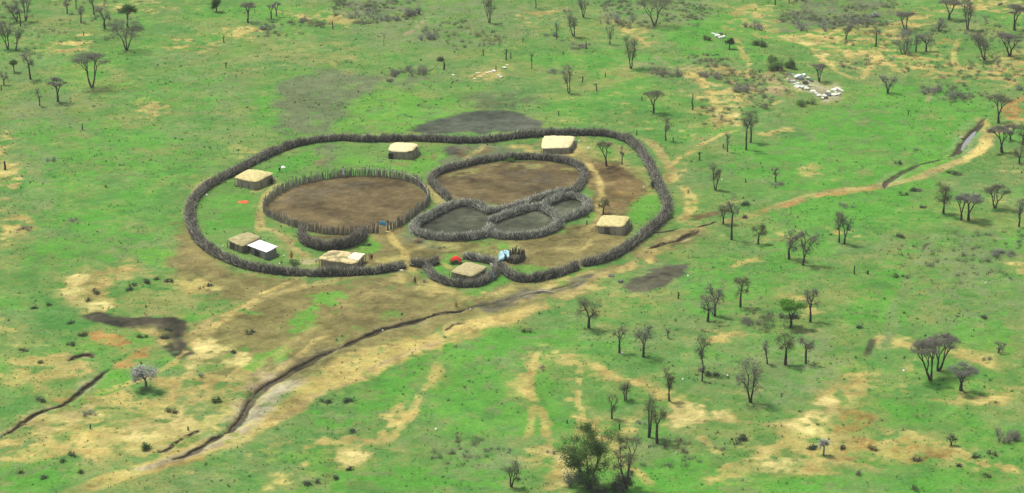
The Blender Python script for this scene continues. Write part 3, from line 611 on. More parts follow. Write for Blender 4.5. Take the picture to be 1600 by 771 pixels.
# washed-out channels: (line, width m, depth m)
GULLY = [
    ([(905, 438), (880, 447), (850, 455), (815, 463), (780, 471), (752, 478), (735, 482)], .8, .45),
    ([(735, 482), (715, 487), (690, 490), (660, 496), (630, 503), (600, 511), (575, 520), (550, 532), (528, 542)], 1.5, .8),
    ([(528, 542), (500, 552), (485, 560), (465, 570), (450, 580), (430, 592), (410, 605), (395, 618), (388, 632), (385, 645), (372, 660), (352, 674)], 2.4, 1.1),
    ([(345, 676), (325, 688), (300, 703), (280, 712), (266, 718)], 1.3, .8),
    ([(310, 672), (290, 684), (265, 698), (246, 706)], .9, .6),
    ([(170, 578), (155, 588), (140, 600), (125, 612), (105, 628), (85, 635), (70, 640), (48, 652), (30, 664), (0, 682)], 1.1, .8),
    ([(695, 516), (705, 509), (720, 506), (728, 505)], .8, .6),
    ([(1014, 388), (1030, 384), (1050, 378), (1065, 374), (1080, 366), (1095, 360)], 1.5, .8),
    ([(1020, 364), (1040, 362), (1060, 358)], .7, .4),
    ([(108, 562), (116, 557), (128, 553), (140, 553), (147, 558)], 1.1, .8),
    ([(1092, 356), (1115, 350), (1122, 346)], .7, .4),
    ([(1382, 294), (1390, 285), (1398, 276), (1412, 268), (1424, 263), (1436, 258)], 1.7, .6),
    ([(1484, 246), (1498, 238), (1506, 226), (1516, 214), (1522, 204), (1530, 194), (1536, 184)], 2.0, .7),
    ([(1434, 259), (1450, 255), (1468, 251), (1486, 245)], .8, .4),
]


def seg_field(X, Y, pts):
    """distance, side and running position of points along a polyline"""
    best = np.full(X.shape, 1e9)
    side = np.zeros(X.shape)
    run = np.zeros(X.shape)
    acc = 0.0
    tot = sum(math.dist(pts[k], pts[k + 1]) for k in range(len(pts) - 1))
    for (x0, y0), (x1, y1) in zip(pts[:-1], pts[1:]):
        dx, dy = x1 - x0, y1 - y0
        L2 = dx * dx + dy * dy + 1e-9
        t = np.clip(((X - x0) * dx + (Y - y0) * dy) / L2, 0, 1)
        px, py = X - x0 - t * dx, Y - y0 - t * dy
        d = np.sqrt(px * px + py * py)
        m = d < best
        best = np.where(m, d, best)
        side = np.where(m, np.sign(py), side)
        run = np.where(m, (acc + t * math.sqrt(L2)) / tot, run)
        acc += math.sqrt(L2)
    return best, side, run


def inside(X, Y, pts):
    r = np.zeros(X.shape, bool)
    n = len(pts)
    for k in range(n):
        x0, y0 = pts[k]
        x1, y1 = pts[(k + 1) % n]
        if y0 == y1:
            continue
        c = ((y0 > Y) != (y1 > Y)) & (X < (x1 - x0) * (Y - y0) / (y1 - y0) + x0)
        r ^= c
    return r


PW = [(c, gps(p), s, m, a) for c, p, s, m, a in PATCH]
LW = [(c, gps(p), w, s, m, a) for c, p, w, s, m, a in LINES]
GW = [(gps(p), w, d) for p, w, d in GULLY]
NAMED = {'path': 1, 'tan_line': 1, 'gully': 2}


def survey(X, Y):
    """colour, height, grassiness and kind of the ground at world points"""
    X = np.asarray(X, float)
    Y = np.asarray(Y, float)
    wx = (fbm(X, Y, 9, 4, 5) - .5) * 5.0 + (fbm(X, Y, 2.2, 2, 15) - .5) * 1.6
    wy = (fbm(X, Y, 9, 4, 6) - .5) * 7.0 + (fbm(X, Y, 2.2, 2, 16) - .5) * 2.4
    n_big = fbm(X, Y, 38, 4, 1)
    n_med = fbm(X, Y, 13, 4, 2)
    n_sml = fbm(X, Y, 4.0, 4, 3)
    n_fin = fbm(X, Y, 1.3, 3, 4)
    mot = .45 * fbm(X, Y, 5.0, 4, 8) + .55 * fbm(X, Y, 1.9, 3, 9)
    mot = np.clip((mot - .5) * 1.9 + .5, 0, 1)

    def two(c):
        a = np.array(C_[c][0])
        b = np.array(C_[c][1])
        return a + (b - a) * np.clip((n_sml - .5) * 2.2 + .5, 0, 1)[..., None]

    def mix(col, c, t):
        return col + (two(c) - col) * t[..., None]
    col = two('mid')
    col = mix(col, 'bright', sstep(.50, .62, n_big * .6 + n_med * .4) * .75)
    col = mix(col, 'grey', sstep(.50, .60, fbm(X, Y, 17, 5, 21)) * .45)
    col = mix(col, 'olive', sstep(.56, .68, fbm(X, Y, 11, 5, 22)) * .42)
    col = mix(col, 'deep', sstep(.56, .66, fbm(X, Y, 7, 4, 23)) * .55)
    col = mix(col, 'tan', sstep(.68, .78, .5 * fbm(X, Y, 15, 4, 24) + .5 * mot) * .5)
    grass = np.ones(X.shape)
    kind = np.zeros(X.shape, np.int8)
    SOIL = {'tan', 'sand', 'path', 'pinkish', 'orange', 'ochre', 'stone'}
    tuf = .5 * fbm(X, Y, 2.6, 3, 51) + .5 * fbm(X, Y, .95, 2, 52)
    t2 = .5 * fbm(X, Y, 3.4, 3, 53) + .5 * fbm(X, Y, 1.2, 2, 54)
    col = mix(col, 'olive', sstep(.53, .66, t2) * .32)
    col = mix(col, 'deep', sstep(.53, .66, 1 - t2) * .5)
    GREEN = {'mid', 'bright', 'lush', 'deep', 'grey'}
    for c, pts, soft, mott, amt in PW:
        tight = soft < .5
        k = .12 if tight else (.45 if soft < 1.1 else 1.0)
        xs = [p[0] for p in pts]
        ys = [p[1] for p in pts]
        pad = soft + 6
        sel = (X > min(xs) - pad) & (X < max(xs) + pad) & (Y > min(ys) - pad) & (Y < max(ys) + pad)
        if not sel.any():
            continue
        xx = X[sel] + wx[sel] * k
        yy = Y[sel] + wy[sel] * k
        d, _, _ = seg_field(xx, yy, pts + [pts[0]])
        d = np.where(inside(xx, yy, pts), d, -d)
        if c == 'scar':
            d = d + .9
        t = sstep(-soft, soft, d)
        if mott:
            # the worn edge breaks up into clumps, the middle stays fuller
            th = mott + (1 - t) * .35
            if c in SOIL:
                halo = sstep(-soft * 1.3 - 2.5, soft * .4 - 1.0, d) * sstep(th - .26, th + .04, mot[sel]) * .6 * amt
                fh = np.zeros(X.shape)
                fh[sel] = halo
                col = mix(col, 'olive', fh)
                grass = grass * (1 - .3 * fh)
                t = sstep(-soft * 1.3, soft * .4, d) * sstep(th - .15, th + .20, mot[sel])
                t = t * (1 - .62 * sstep(.49, .64, tuf[sel]))
            else:
                t = sstep(-soft * 1.3, soft * .4, d) * sstep(th - .13, th + .13, mot[sel])
        t = t * amt
        full = np.zeros(X.shape)
        full[sel] = t
        col = mix(col, c, full)
        if c in GREEN:
            grass = grass + (1 - grass) * full
        elif c == 'olive' or c == 'ash':
            grass = grass * (1 - full * .4)
        else:
            grass = grass * (1 - full)
    for c, pts, w, soft, mott, amt in LW:
        xs = [p[0] for p in pts]
        ys = [p[1] for p in pts]
        pad = w + soft + 4
        sel = (X > min(xs) - pad) & (X < max(xs) + pad) & (Y > min(ys) - pad) & (Y < max(ys) + pad)
        if not sel.any():
            continue
        d, _, run = seg_field(X[sel] + wx[sel] * .35, Y[sel] + wy[sel] * .35, pts)
        e = np.minimum(run, 1 - run)
        t = 1 - sstep(w * .5, w * .5 + soft, d + (n_sml[sel] - .5) * soft)
        t *= sstep(mott - .16, mott + .18, mot[sel]) if mott else 1
        if c in SOIL:
            t = t * (1 - .35 * sstep(.54, .68, tuf[sel]))
        t *= (.35 + .65 * sstep(0, .08, e)) * amt
        full = np.zeros(X.shape)
        full[sel] = t
        col = mix(col, c, full)
        grass = grass * (1 - full)
        if w >= 1.3:
            kind[(full > .5)] = 1
    Z = (fbm(X, Y, 30, 3, 41) - .5) * .5 + (n_sml - .5) * .22 + (n_fin - .5) * .10 * (0.4 + grass)
    for pts, w, dep in GW:
        xs = [p[0] for p in pts]
        ys = [p[1] for p in pts]
        pad = w * 2 + 4
        sel = (X > min(xs) - pad) & (X < max(xs) + pad) & (Y > min(ys) - pad) & (Y < max(ys) + pad)
        if not sel.any():
            continue
        d, sd, run = seg_field(X[sel] + wx[sel] * .30, Y[sel] + wy[sel] * .34, pts)
        e = sstep(0, .12, np.minimum(run, 1 - run))
        ww = w * .72 * (.25 + 1.5 * fbm(X[sel], Y[sel], 6, 2, 61)) * (.35 + .65 * e)
        near = sd < 0
        t = np.where(near, 1 - sstep(ww * .25, ww * 1.35, d), 1 - sstep(ww * .34, ww * .70, d))
        full = np.zeros(X.shape)
        full[sel] = t
        Z = Z - full * dep * .55
        rim = np.zeros(X.shape)
        rim[sel] = (1 - sstep(0, ww * 1.0, np.abs(d - ww * 1.15))) * .5
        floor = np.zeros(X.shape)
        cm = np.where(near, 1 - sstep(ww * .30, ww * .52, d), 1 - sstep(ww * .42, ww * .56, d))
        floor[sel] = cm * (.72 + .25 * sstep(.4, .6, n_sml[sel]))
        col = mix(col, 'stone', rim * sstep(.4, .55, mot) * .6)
        col = mix(col, 'gully', floor)  # dark soil, its tone also standing in for shade in the cut
        grass = grass * (1 - full)
        kind[full > .5] = 2
    # old animal tracks and clods: slight unevenness in the colour of the soil itself
    worn = (1 - np.clip(grass, 0, 1)) * ((fbm(X, Y, 6, 4, 71) - .5) * .9 + (tuf - .5) * 1.15)
    col = col * (1 + (n_fin - .5)[..., None] * .38 + (n_med - .5)[..., None] * .18 + worn[..., None])
    return col, Z, grass, kind


def ground_z(x, y):
    c, z, g, k = survey(np.array([x]), np.array([y]))
    return float(z[0])


def zs(pts):
    X = np.array([p[0] for p in pts])
    Y = np.array([p[1] for p in pts])
    return survey(X, Y)[1]


def build_ground():
    xs = np.concatenate([np.linspace(-4200, -260, 22)[:-1], np.arange(-260, -160, 1.6), np.arange(-160, 160.01, .34), np.arange(161, 260, 1.6), np.linspace(262, 4200, 22)])
    ys = np.concatenate([np.linspace(-1500, 260, 14)[:-1], np.arange(260, 371.5, 1.4), np.arange(372, 752.01, .48), np.arange(753, 840, 1.8), np.linspace(842, 9000, 34)])
    X, Y = np.meshgrid(xs, ys)
    col, Z, grass, kind = survey(X.ravel(), Y.ravel())
    nx, ny = len(xs), len(ys)
    V = np.stack([X.ravel(), Y.ravel(), Z], axis=1)
    i = np.arange(nx * ny).reshape(ny, nx)
    Fq = np.stack([i[:-1, :-1], i[:-1, 1:], i[1:, 1:], i[1:, :-1]], axis=-1).reshape(-1, 4)
    fk = kind[Fq]
    fkind = np.where((fk == 2).sum(1) >= 3, 2, np.where((fk == 1).sum(1) >= 3, 1, 0))
    m, nt, b = new_mat('savanna_ground')
    at = nt.nodes.new('ShaderNodeAttribute')
    at.attribute_name = 'tone'
    tc = nt.nodes.new('ShaderNodeTexCoord')
    nz = nt.nodes.new('ShaderNodeTexNoise')
    nz.inputs['Scale'].default_value = 1.7
    nz.inputs['Detail'].default_value = 7
    nz.inputs['Roughness'].default_value = .7
    nt.links.new(tc.outputs['Object'], nz.inputs['Vector'])
    r = ramp(nt, [(.30, (.66, .70, .64)), (.5, (1, 1, 1)), (.70, (1.32, 1.26, 1.26))])
    nt.links.new(nz.outputs['Fac'], r.inputs[0])
    mu = nt.nodes.new('ShaderNodeMix')
    mu.data_type = 'RGBA'
    mu.blend_type = 'MULTIPLY'
    mu.inputs['Factor'].default_value = 1
    nt.links.new(at.outputs['Color'], mu.inputs[6])
    nt.links.new(r.outputs[0], mu.inputs[7])
    nt.links.new(mu.outputs[2], b.inputs['Base Color'])
    b.inputs['Roughness'].default_value = 1
    b.inputs['Specular IOR Level'].default_value = .05
    n2 = nt.nodes.new('ShaderNodeTexNoise')
    n2.inputs['Scale'].default_value = 3.0
    n2.inputs['Detail'].default_value = 5
    nt.links.new(tc.outputs['Object'], n2.inputs['Vector'])
    bp = nt.nodes.new('ShaderNodeBump')
    bp.inputs['Strength'].default_value = .6
    bp.inputs['Distance'].default_value = .18
    nt.links.new(n2.outputs['Fac'], bp.inputs['Height'])
    nt.links.new(bp.outputs[0], b.inputs['Normal'])
    for k, nm in ((0, 'ground'), (1, 'dirt_track'), (2, 'gully')):
        fs = Fq[fkind == k]
        u, inv = np.unique(fs, return_inverse=True)
        o = mesh_np(nm, V[u], inv.reshape(-1, 4), m, smooth=True, col=col[u])
        tag(o, kind='structure')
    return


build_ground()


def gully_bank(pts, w, dep, seed):
    """the undercut upper bank of a washed-out channel: a ragged wall of bare soil with the turf lip over it"""
    P, L = resample_line(pts, .35)
    X, Y = P[:, 0], P[:, 1]
    wx = (fbm(X, Y, 9, 4, 5) - .5) * 5.0 + (fbm(X, Y, 2.2, 2, 15) - .5) * 1.6
    wy = (fbm(X, Y, 9, 4, 6) - .5) * 7.0 + (fbm(X, Y, 2.2, 2, 16) - .5) * 2.4
    X, Y = X - wx * .30, Y - wy * .34
    T = np.stack([np.gradient(X), np.gradient(Y)], axis=1)
    T /= np.linalg.norm(T, axis=1, keepdims=True)
    N = np.stack([-T[:, 1], T[:, 0]], axis=1)
    N *= np.sign(N[:, 1:2] + 1e-6)
    n = len(P)
    rg = np.random.default_rng(seed)
    jag = (vnoise(X * 1.1, Y * 1.1, seed) - .5) * .7 + rg.normal(0, .06, n)
    e = np.clip(np.minimum(np.arange(n), np.arange(n)[::-1]) / (n * .12 + 1), 0, 1)
    e = e * (.25 + .75 * sstep(.22, .52, vnoise(X / 3.1, Y / 3.1, seed + 4)))
    ww = w * (.66 if w < 2.2 else .52) * (.3 + .7 * e)

    def at(o):
        return X + N[:, 0] * o, Y + N[:, 1] * o
    bx, by = at(ww * (.30 + .25 * jag))
    tx, ty = at(ww * (.42 + .25 * jag))
    lx, ly = at(ww * 1.25 + .15)
    c1, z1, _, _ = survey(lx, ly)
    ct, zt, _, _ = survey(tx, ty)
    lift = .03
    top = z1 + lift - .02
    keep = (.15 + .6 * e) * (.7 if w > 2.2 else .45 if w in (1.7, 2.0, .8) else 1)
    topz = zt + (top - zt) * keep
    V = np.concatenate([np.c_[bx, by, np.minimum(survey(bx, by)[1], topz) - .25], np.c_[tx, ty, topz], np.c_[lx, ly, z1 + .01], np.c_[lx, ly, z1 - .4]])
    soil = np.array([.078, .062, .038]) * (.7 + .6 * vnoise(X * 1.7, Y * 1.7, seed + 2))[:, None]
    colr = np.concatenate([soil * .8, soil, c1, c1])
    i = np.arange(n)
    Fq = []
    for a in range(3):
        Fq.append(np.stack([a * n + i[:-1], a * n + i[1:], (a + 1) * n + i[1:], (a + 1) * n + i[:-1]], axis=1))
    if T[:, 0].mean() < 0:
        Fq = [f[:, ::-1] for f in Fq]
    o = mesh_np('gully_bank', V, Fq, bpy.data.materials['savanna_ground'], col=colr)
    tag(o, kind='structure')


def resample_line(pts, step):
    P = np.array(pts, float)
    seg = np.linalg.norm(np.diff(P, axis=0), axis=1)
    s = np.concatenate([[0], np.cumsum(seg)])
    n = max(4, int(round(s[-1] / step)))
    t = np.linspace(0, s[-1], n + 1)
    return np.stack([np.interp(t, s, P[:, 0]), np.interp(t, s, P[:, 1])], axis=1), s[-1]


for k_, (pts_, w_, d_) in enumerate(GW):
    if k_ == 0:
        continue
    gully_bank(pts_, w_, d_, 700 + k_)
# ------------------------------------------------------------------ fences
def resample(pts, step):
    pts = [np.array(p, float) for p in pts]
    # smooth the corners
    for _ in range(2):
        q = [pts[0]]
        for a, b in zip(pts[:-1], pts[1:]):
            q += [a * .75 + b * .25, a * .25 + b * .75]
        q.append(pts[-1])
        pts = q
    P = np.array(pts)
    seg = np.linalg.norm(np.diff(P, axis=0), axis=1)
    s = np.concatenate([[0], np.cumsum(seg)])
    n = max(2, int(round(s[-1] / step)))
    t = np.linspace(0, s[-1], n + 1)
    return np.stack([np.interp(t, s, P[:, 0]), np.interp(t, s, P[:, 1])], axis=1), s[-1]


def brush_fence(label, px, h, wid, core_mat, twig_mat, seed, dens=110, group='thorn brush fences of the homestead',
                upright=.5, twl=1.15, tr=.020, world=False, name='brush_fence'):
    pts = px if world else gps(px)
    P, L = resample(pts, .35)
    n = len(P)
    T = np.gradient(P, axis=0)
    T /= np.linalg.norm(T, axis=1, keepdims=True)
    N = np.stack([-T[:, 1], T[:, 0]], axis=1)
    gz = zs(P)
    rg = np.random.default_rng(seed)
    hv = h * (.52 + .50 * fbm(P[:, 0], P[:, 1], 3.5, 3, seed) + .46 * vnoise(P[:, 0] / 1.1, P[:, 1] / 1.1, seed + 5))
    wv = wid * (.75 + .5 * fbm(P[:, 0] + 40, P[:, 1], 4.0, 3, seed + 1))
    x0, y0 = P.mean(axis=0)
    root = empty(name, (x0, y0, 0))
    tag(root, label, 'fence', group)
    # packed inner mound, toned near-black for the shade among the twigs
    K = 11
    ang = np.linspace(0, math.pi, K)
    V = np.zeros((n, K, 3))
    for k, a in enumerate(ang):
        jr = .78 + .5 * rg.random(n)
        off = np.cos(a) * wv * .42 * jr
        V[:, k, 0] = P[:, 0] + N[:, 0] * off
        V[:, k, 1] = P[:, 1] + N[:, 1] * off
        V[:, k, 2] = gz - .15 + (math.sin(a) ** .7) * hv * .66 * (.8 + .4 * rg.random(n))
    V[0, :, 2] = gz[0] - .1
    V[-1, :, 2] = gz[-1] - .1
    i = np.arange(n * K).reshape(n, K)
    Fq = np.stack([i[:-1, :-1], i[1:, :-1], i[1:, 1:], i[:-1, 1:]], axis=-1).reshape(-1, 4)
    V = V.reshape(-1, 3) - np.array([x0, y0, 0])
    mesh_np('packed_branches', V, Fq, core_mat, root)
    # loose thorn twigs all over it
    m = int(L * dens * 1.7)
    s = rg.random(m) * (n - 1)
    k = s.astype(int)
    f = (s - k)[:, None]
    C = P[k] * (1 - f) + P[np.minimum(k + 1, n - 1)] * f
    Nn = N[k]
    a = np.arccos(np.clip(rg.normal(0, .62, m), -1, 1))
    rr = .60 + .45 * rg.random(m) * (.4 + 1.2 * vnoise(C[:, 0] / .8, C[:, 1] / .8, seed + 9))
    off = np.cos(a) * wv[k] * .5 * rr
    z = gz[k] + np.sin(a) * hv[k] * .72 * rr
    P0 = np.stack([C[:, 0] + Nn[:, 0] * off, C[:, 1] + Nn[:, 1] * off, z], axis=1)
    D = rg.normal(0, .55, (m, 3))
    D[:, 0] += Nn[:, 0] * np.cos(a) * .75
    D[:, 1] += Nn[:, 1] * np.cos(a) * .75
    D[:, 2] = np.abs(D[:, 2]) * .6 + np.sin(a) * .35 + upright
    D /= np.linalg.norm(D, axis=1, keepdims=True)
    ln = twl * (.45 + .75 * rg.random(m))[:, None]
    P0 = P0 - D * ln * .35
    P0[:, 2] = np.maximum(P0[:, 2], gz[k])
    P1 = P0 + D * ln
    r0 = tr * (.6 + .8 * rg.random(m))
    ctr = np.array([x0, y0, 0])
    tone = np.clip(.26 + .46 * rg.standard_normal(m) * .9 + .25 * (fbm(P0[:, 0], P0[:, 1], 2.0, 2, seed + 7) - .3), 0, 1)
    # a second, sparser set of long cut branches thrown over the pile, butts outward
    m2 = int(L * dens * .16)
    k2 = rg.integers(0, n, m2)
    a2 = rg.uniform(.1, math.pi - .1, m2)
    o2 = np.cos(a2) * wv[k2] * .42
    Q0 = np.stack([P[k2, 0] + N[k2, 0] * o2, P[k2, 1] + N[k2, 1] * o2, gz[k2] + np.sin(a2) * hv[k2] * .55], axis=1)
    D2 = rg.normal(0, .45, (m2, 3))
    D2[:, :2] += N[k2] * (np.cos(a2) * .8)[:, None]
    D2[:, 2] = np.abs(D2[:, 2]) + .35 + upright * .5
    D2 /= np.linalg.norm(D2, axis=1, keepdims=True)
    l2 = twl * rg.uniform(.8, 1.6, m2)[:, None]
    Q0 = Q0 - D2 * l2 * .4
    Q0[:, 2] = np.maximum(Q0[:, 2], gz[k2])
    P0 = np.concatenate([P0, Q0])
    P1 = np.concatenate([P1, Q0 + D2 * l2])
    r0 = np.concatenate([r0, tr * rg.uniform(1.3, 2.2, m2)])
    tone = np.concatenate([tone, np.clip(rg.normal(.72, .25, m2), 0, 1)])
    V, fs, r = prisms(P0 - ctr, P1 - ctr, r0, r0 * .35, 3, seed, tone)
    o = mesh_np('thorn_twigs', V, fs, twig_mat, root, rnd=r)
    tag(o, kind='stuff')
    return root


MAIN = [(630, 417), (600, 426), (560, 430), (500, 431), (440, 428), (400, 423), (360, 411), (328, 393), (307, 374),
        (298, 352), (296, 330), (303, 312), (320, 295), (346, 281), (383, 262), (420, 243), (458, 229), (496, 221.5),
        (533, 218), (569, 222), (606, 221), (653, 220), (700, 222), (728, 224), (766, 222), (803, 217), (839, 214),
        (870, 212), (905, 211.5), (941, 211), (964, 215), (984, 222), (1000, 237), (1012, 255), (1022, 275), (1030, 293),
        (1040, 312), (1044, 326), (1040, 340), (1030, 351), (1012, 365), (987, 386), (959, 403), (932, 413), (909, 416)]
brush_fence('long grey brown thorn brush fence ringing the whole homestead', MAIN, 1.65, 1.9, M['thorn_core'], M['thorn'], 11, dens=120)
brush_fence('short stub of thorn fence on the right side of the main gateway', [(643, 414), (658, 418), (673, 415), (684, 411)],
            1.6, 1.5, M['thorn_core'], M['thorn'], 12, dens=130)
brush_fence('thorn fence sagging in a curve under the straw roofed hut by the lower edge',
            [(667, 422), (676, 436), (692, 443), (712, 448.5), (739, 449.5), (757, 444), (770, 435), (777, 424)],
            1.35, 1.6, M['thorn_core'], M['thorn'], 13, dens=120)
brush_fence('thorn fence between the curved hut fence and the small gap at lower right',
            [(776, 420), (788, 428), (804, 438), (820, 440.5), (838, 439.5), (862, 434), (884, 427), (901, 419)],
            1.6, 1.9, M['thorn_core'], M['thorn'], 14, dens=125)
brush_fence('low line of thorn brush between the red cloth and the blue tarpaulin',
            [(726, 404), (740, 408), (758, 411), (776, 414)], 1.2, 1.4, M['thorn_core'], M['thorn_grey'], 15, dens=110)
brush_fence('dark thorn fence around the brown upper right cattle kraal',
            [(702, 316), (692, 306), (680, 294), (672, 281), (684, 271), (710, 263), (748, 255), (786, 249), (806, 248),
             (840, 248), (874, 252), (900, 259), (914, 272), (912, 284), (904, 294), (898, 302)],
            1.45, 1.6, M['thorn_core'], M['thorn'], 16, dens=120)
brush_fence('silvery thorn fence of the left oval stock pen',
            [(766, 336), (748, 326), (726, 320), (706, 326), (690, 333), (668, 344), (650, 354), (644, 361), (654, 369),
             (674, 373), (696, 376), (722, 376), (748, 373), (764, 369), (768, 358)],
            1.5, 1.8, M['thorn_core_grey'], M['thorn_grey'], 17, dens=150, upright=.35, group='silvery thorn fences of the small pens')
brush_fence('silvery thorn fence of the middle stock pen below the upper kraal',
            [(766, 352), (786, 342), (814, 334), (834, 327), (852, 331), (868, 341), (876, 353), (862, 364), (838, 371),
             (812, 374), (786, 374), (770, 371)],
            1.5, 1.8, M['thorn_core_grey'], M['thorn_grey'], 18, dens=150, upright=.35, group='silvery thorn fences of the small pens')
brush_fence('silvery thorn fence of the smallest pen at the right end',
            [(850, 326), (860, 320), (874, 314), (892, 311), (908, 314), (918, 322), (918, 332), (904, 340), (888, 345), (878, 348)],
            1.5, 1.8, M['thorn_core_grey'], M['thorn_grey'], 19, dens=150, upright=.35, group='silvery thorn fences of the small pens')
brush_fence('silvery thorn hedge running along the foot of the upper kraal to its pens',
            [(762, 334), (776, 333), (796, 330), (816, 323), (838, 315), (858, 309), (880, 302), (898, 301)],
            1.2, 1.6, M['thorn_core_grey'], M['thorn_grey'], 20, dens=130, upright=.35)
brush_fence('dark packed stick fence of the calf pen against the round kraal',
            [(474, 366), (471, 374), (476, 382), (489, 388), (507, 390.5), (536, 388), (555, 382), (565, 375), (567, 367)],
            1.75, 1.2, M['thorn_core'], M['thorn_dark'], 21, dens=190, upright=1.3, twl=1.5, tr=.032)


# ---- stake fences
def stake_mesh(rg, r, h):
    rings = 5
    V = []
    bx, by = rg.normal(0, .03, 2)
    for k in range(rings):
        t = k / (rings - 1)
        rr = r * (1 - .35 * t) * (1 + rg.normal(0, .05))
        ox = bx * math.sin(t * 3) + rg.normal(0, .006)
        oy = by * math.sin(t * 3) + rg.normal(0, .006)
        for j in range(6):
            a = j * math.pi / 3
            V.append((ox + rr * math.cos(a), oy + rr * math.sin(a), -.15 + t * (h + .15)))
    V.append((bx * .2, by * .2, h + r * .8))
    Fq = [[k * 6 + j, k * 6 + (j + 1) % 6, (k + 1) * 6 + (j + 1) % 6, (k + 1) * 6 + j] for k in range(rings - 1) for j in range(6)]
    Ft = [[24 + j, 24 + (j + 1) % 6, 30] for j in range(6)]
    return np.array(V), np.array(Fq), np.array(Ft)


RG = np.random.default_rng(77)
STK = []
for k in range(10):
    V, Fq, Ft = stake_mesh(RG, 0.075 + .05 * RG.random(), 1.4 + .6 * RG.random())
    STK.append((V, Fq, Ft))


def stake_fence(name, label, cat, group, px, closed, spacing, mat, seed, singles, hs=1.0, front_bias=True):
    pts = gps(px)
    if closed:
        pts = pts + [pts[0]]
    P, L = resample(pts, spacing)
    gz = zs(P)
    rg = np.random.default_rng(seed)
    c = P.mean(axis=0)
    root = empty(name, (c[0], c[1], 0))
    tag(root, label, cat, group)
    protos = {}
    n = len(P)
    order = np.argsort(P[:, 1])
    single = set(order[:singles].tolist())
    bV, bQ, bT = [], [], []
    nv = 0
    for k in range(n):
        v = rg.integers(0, len(STK))
        s = hs * (.70 + .5 * rg.random() ** 1.4)
        rot = Matrix.Rotation(rg.random() * 6.28, 4, 'Z')
        tilt = Matrix.Rotation(rg.normal(0, .085), 4, 'X') @ Matrix.Rotation(rg.normal(0, .085), 4, 'Y')
        jx, jy = rg.normal(0, .05, 2)
        Mx = Matrix.Translation((P[k, 0] - c[0] + jx, P[k, 1] - c[1] + jy, gz[k])) @ tilt @ rot @ Matrix.Diagonal((1, 1, s, 1))
        if k in single:
            if v not in protos:
                V, Fq, Ft = STK[v]
                o = mesh_np('stake', V, [Fq, Ft], mat, root)
                protos[v] = o.data
            else:
                o = bpy.data.objects.new('stake', protos[v])
                link(o, root)
            o.matrix_local = Mx
        else:
            V, Fq, Ft = STK[v]
            A = np.array(Mx)
            bV.append(V @ A[:3, :3].T + A[:3, 3])
            bQ.append(Fq + nv)
            bT.append(Ft + nv)
            nv += len(V)
    if bV:
        o = mesh_np('stake_row', np.concatenate(bV), [np.concatenate(bQ), np.concatenate(bT)], mat, root)
        tag(o, kind='stuff')
    return root, P, gz, c


KR = [(588, 364), (571, 365), (536, 367), (497, 365), (458, 355), (429, 344), (412, 335), (412, 325), (420, 317), (439, 301), (464, 290),
      (497, 282), (536, 276), (575, 275), (614, 278), (643, 285), (661, 297), (670, 310), (669, 321), (653, 335), (633, 350), (607, 361)]
kr, KP, KZ, KC = stake_fence('palisade_fence', 'round kraal fence of weathered grey upright stakes on the left of the homestead', 'fence',
                             None, KR, False, .165, M['stake'], 31, 100, 1.12)


def tube_path(pts, r, sides=5):
    P = np.array(pts, float)
    V, fs, _ = prisms(P[:-1], P[1:], r, r, sides, 1)
    return V, fs


# pale rails lashed along the inside of the far right arc, and dark ones along the front
far = [k for k in range(len(KP)) if KP[k, 0] > gp(560, 276)[0] and KP[k, 1] > gp(600, 322)[1]][::6]
rp = []
for k in far:
    d = KP[k] - KC
    u = d / np.linalg.norm(d)
    q = KP[k] - u * .16 - KC
    rp.append((q[0], q[1], KZ[k] + 1.62))
V, fs = tube_path(rp, .065)
mesh_np('rail', V, fs, M['rail'], kr)
near = [k for k in range(len(KP)) if KP[k, 1] < gp(600, 340)[1] and KP[k, 0] > gp(612, 350)[0]][::5]
rp = []
for k in near:
    d = KP[k] - KC
    u = d / np.linalg.norm(d)
    q = KP[k] + u * .16 - KC
    rp.append((q[0], q[1], KZ[k] + 1.2))
V, fs = tube_path(rp, .055)
mesh_np('rail', V, fs, M['stake'], kr)
for (u, v, hh) in ((584.5, 364.5, 2.2), (590.5, 364, 2.3), (605.5, 361, 2.3)):
    x, y = gp(u, v)
    V, fs, _ = prisms([(x - KC[0], y - KC[1], -.2)], [(x - KC[0] + .05, y - KC[1], hh)], .16, .11, 8)
    mesh_np('gate_post', V, fs, M['stake_dark'], kr)

# round stick store with a blue tarpaulin thrown over one side
SR = [(818, 402), (820, 406), (815, 411), (806, 414), (796, 413), (789, 409), (788, 403), (794, 399), (804, 397.5), (813, 398.5), (818, 402)]
stake_fence('stick_enclosure', 'small round enclosure of dark upright sticks beside the pale blue tarpaulin', 'enclosure', None,
            SR, False, .145, M['stake_dark'], 33, 100, .74)
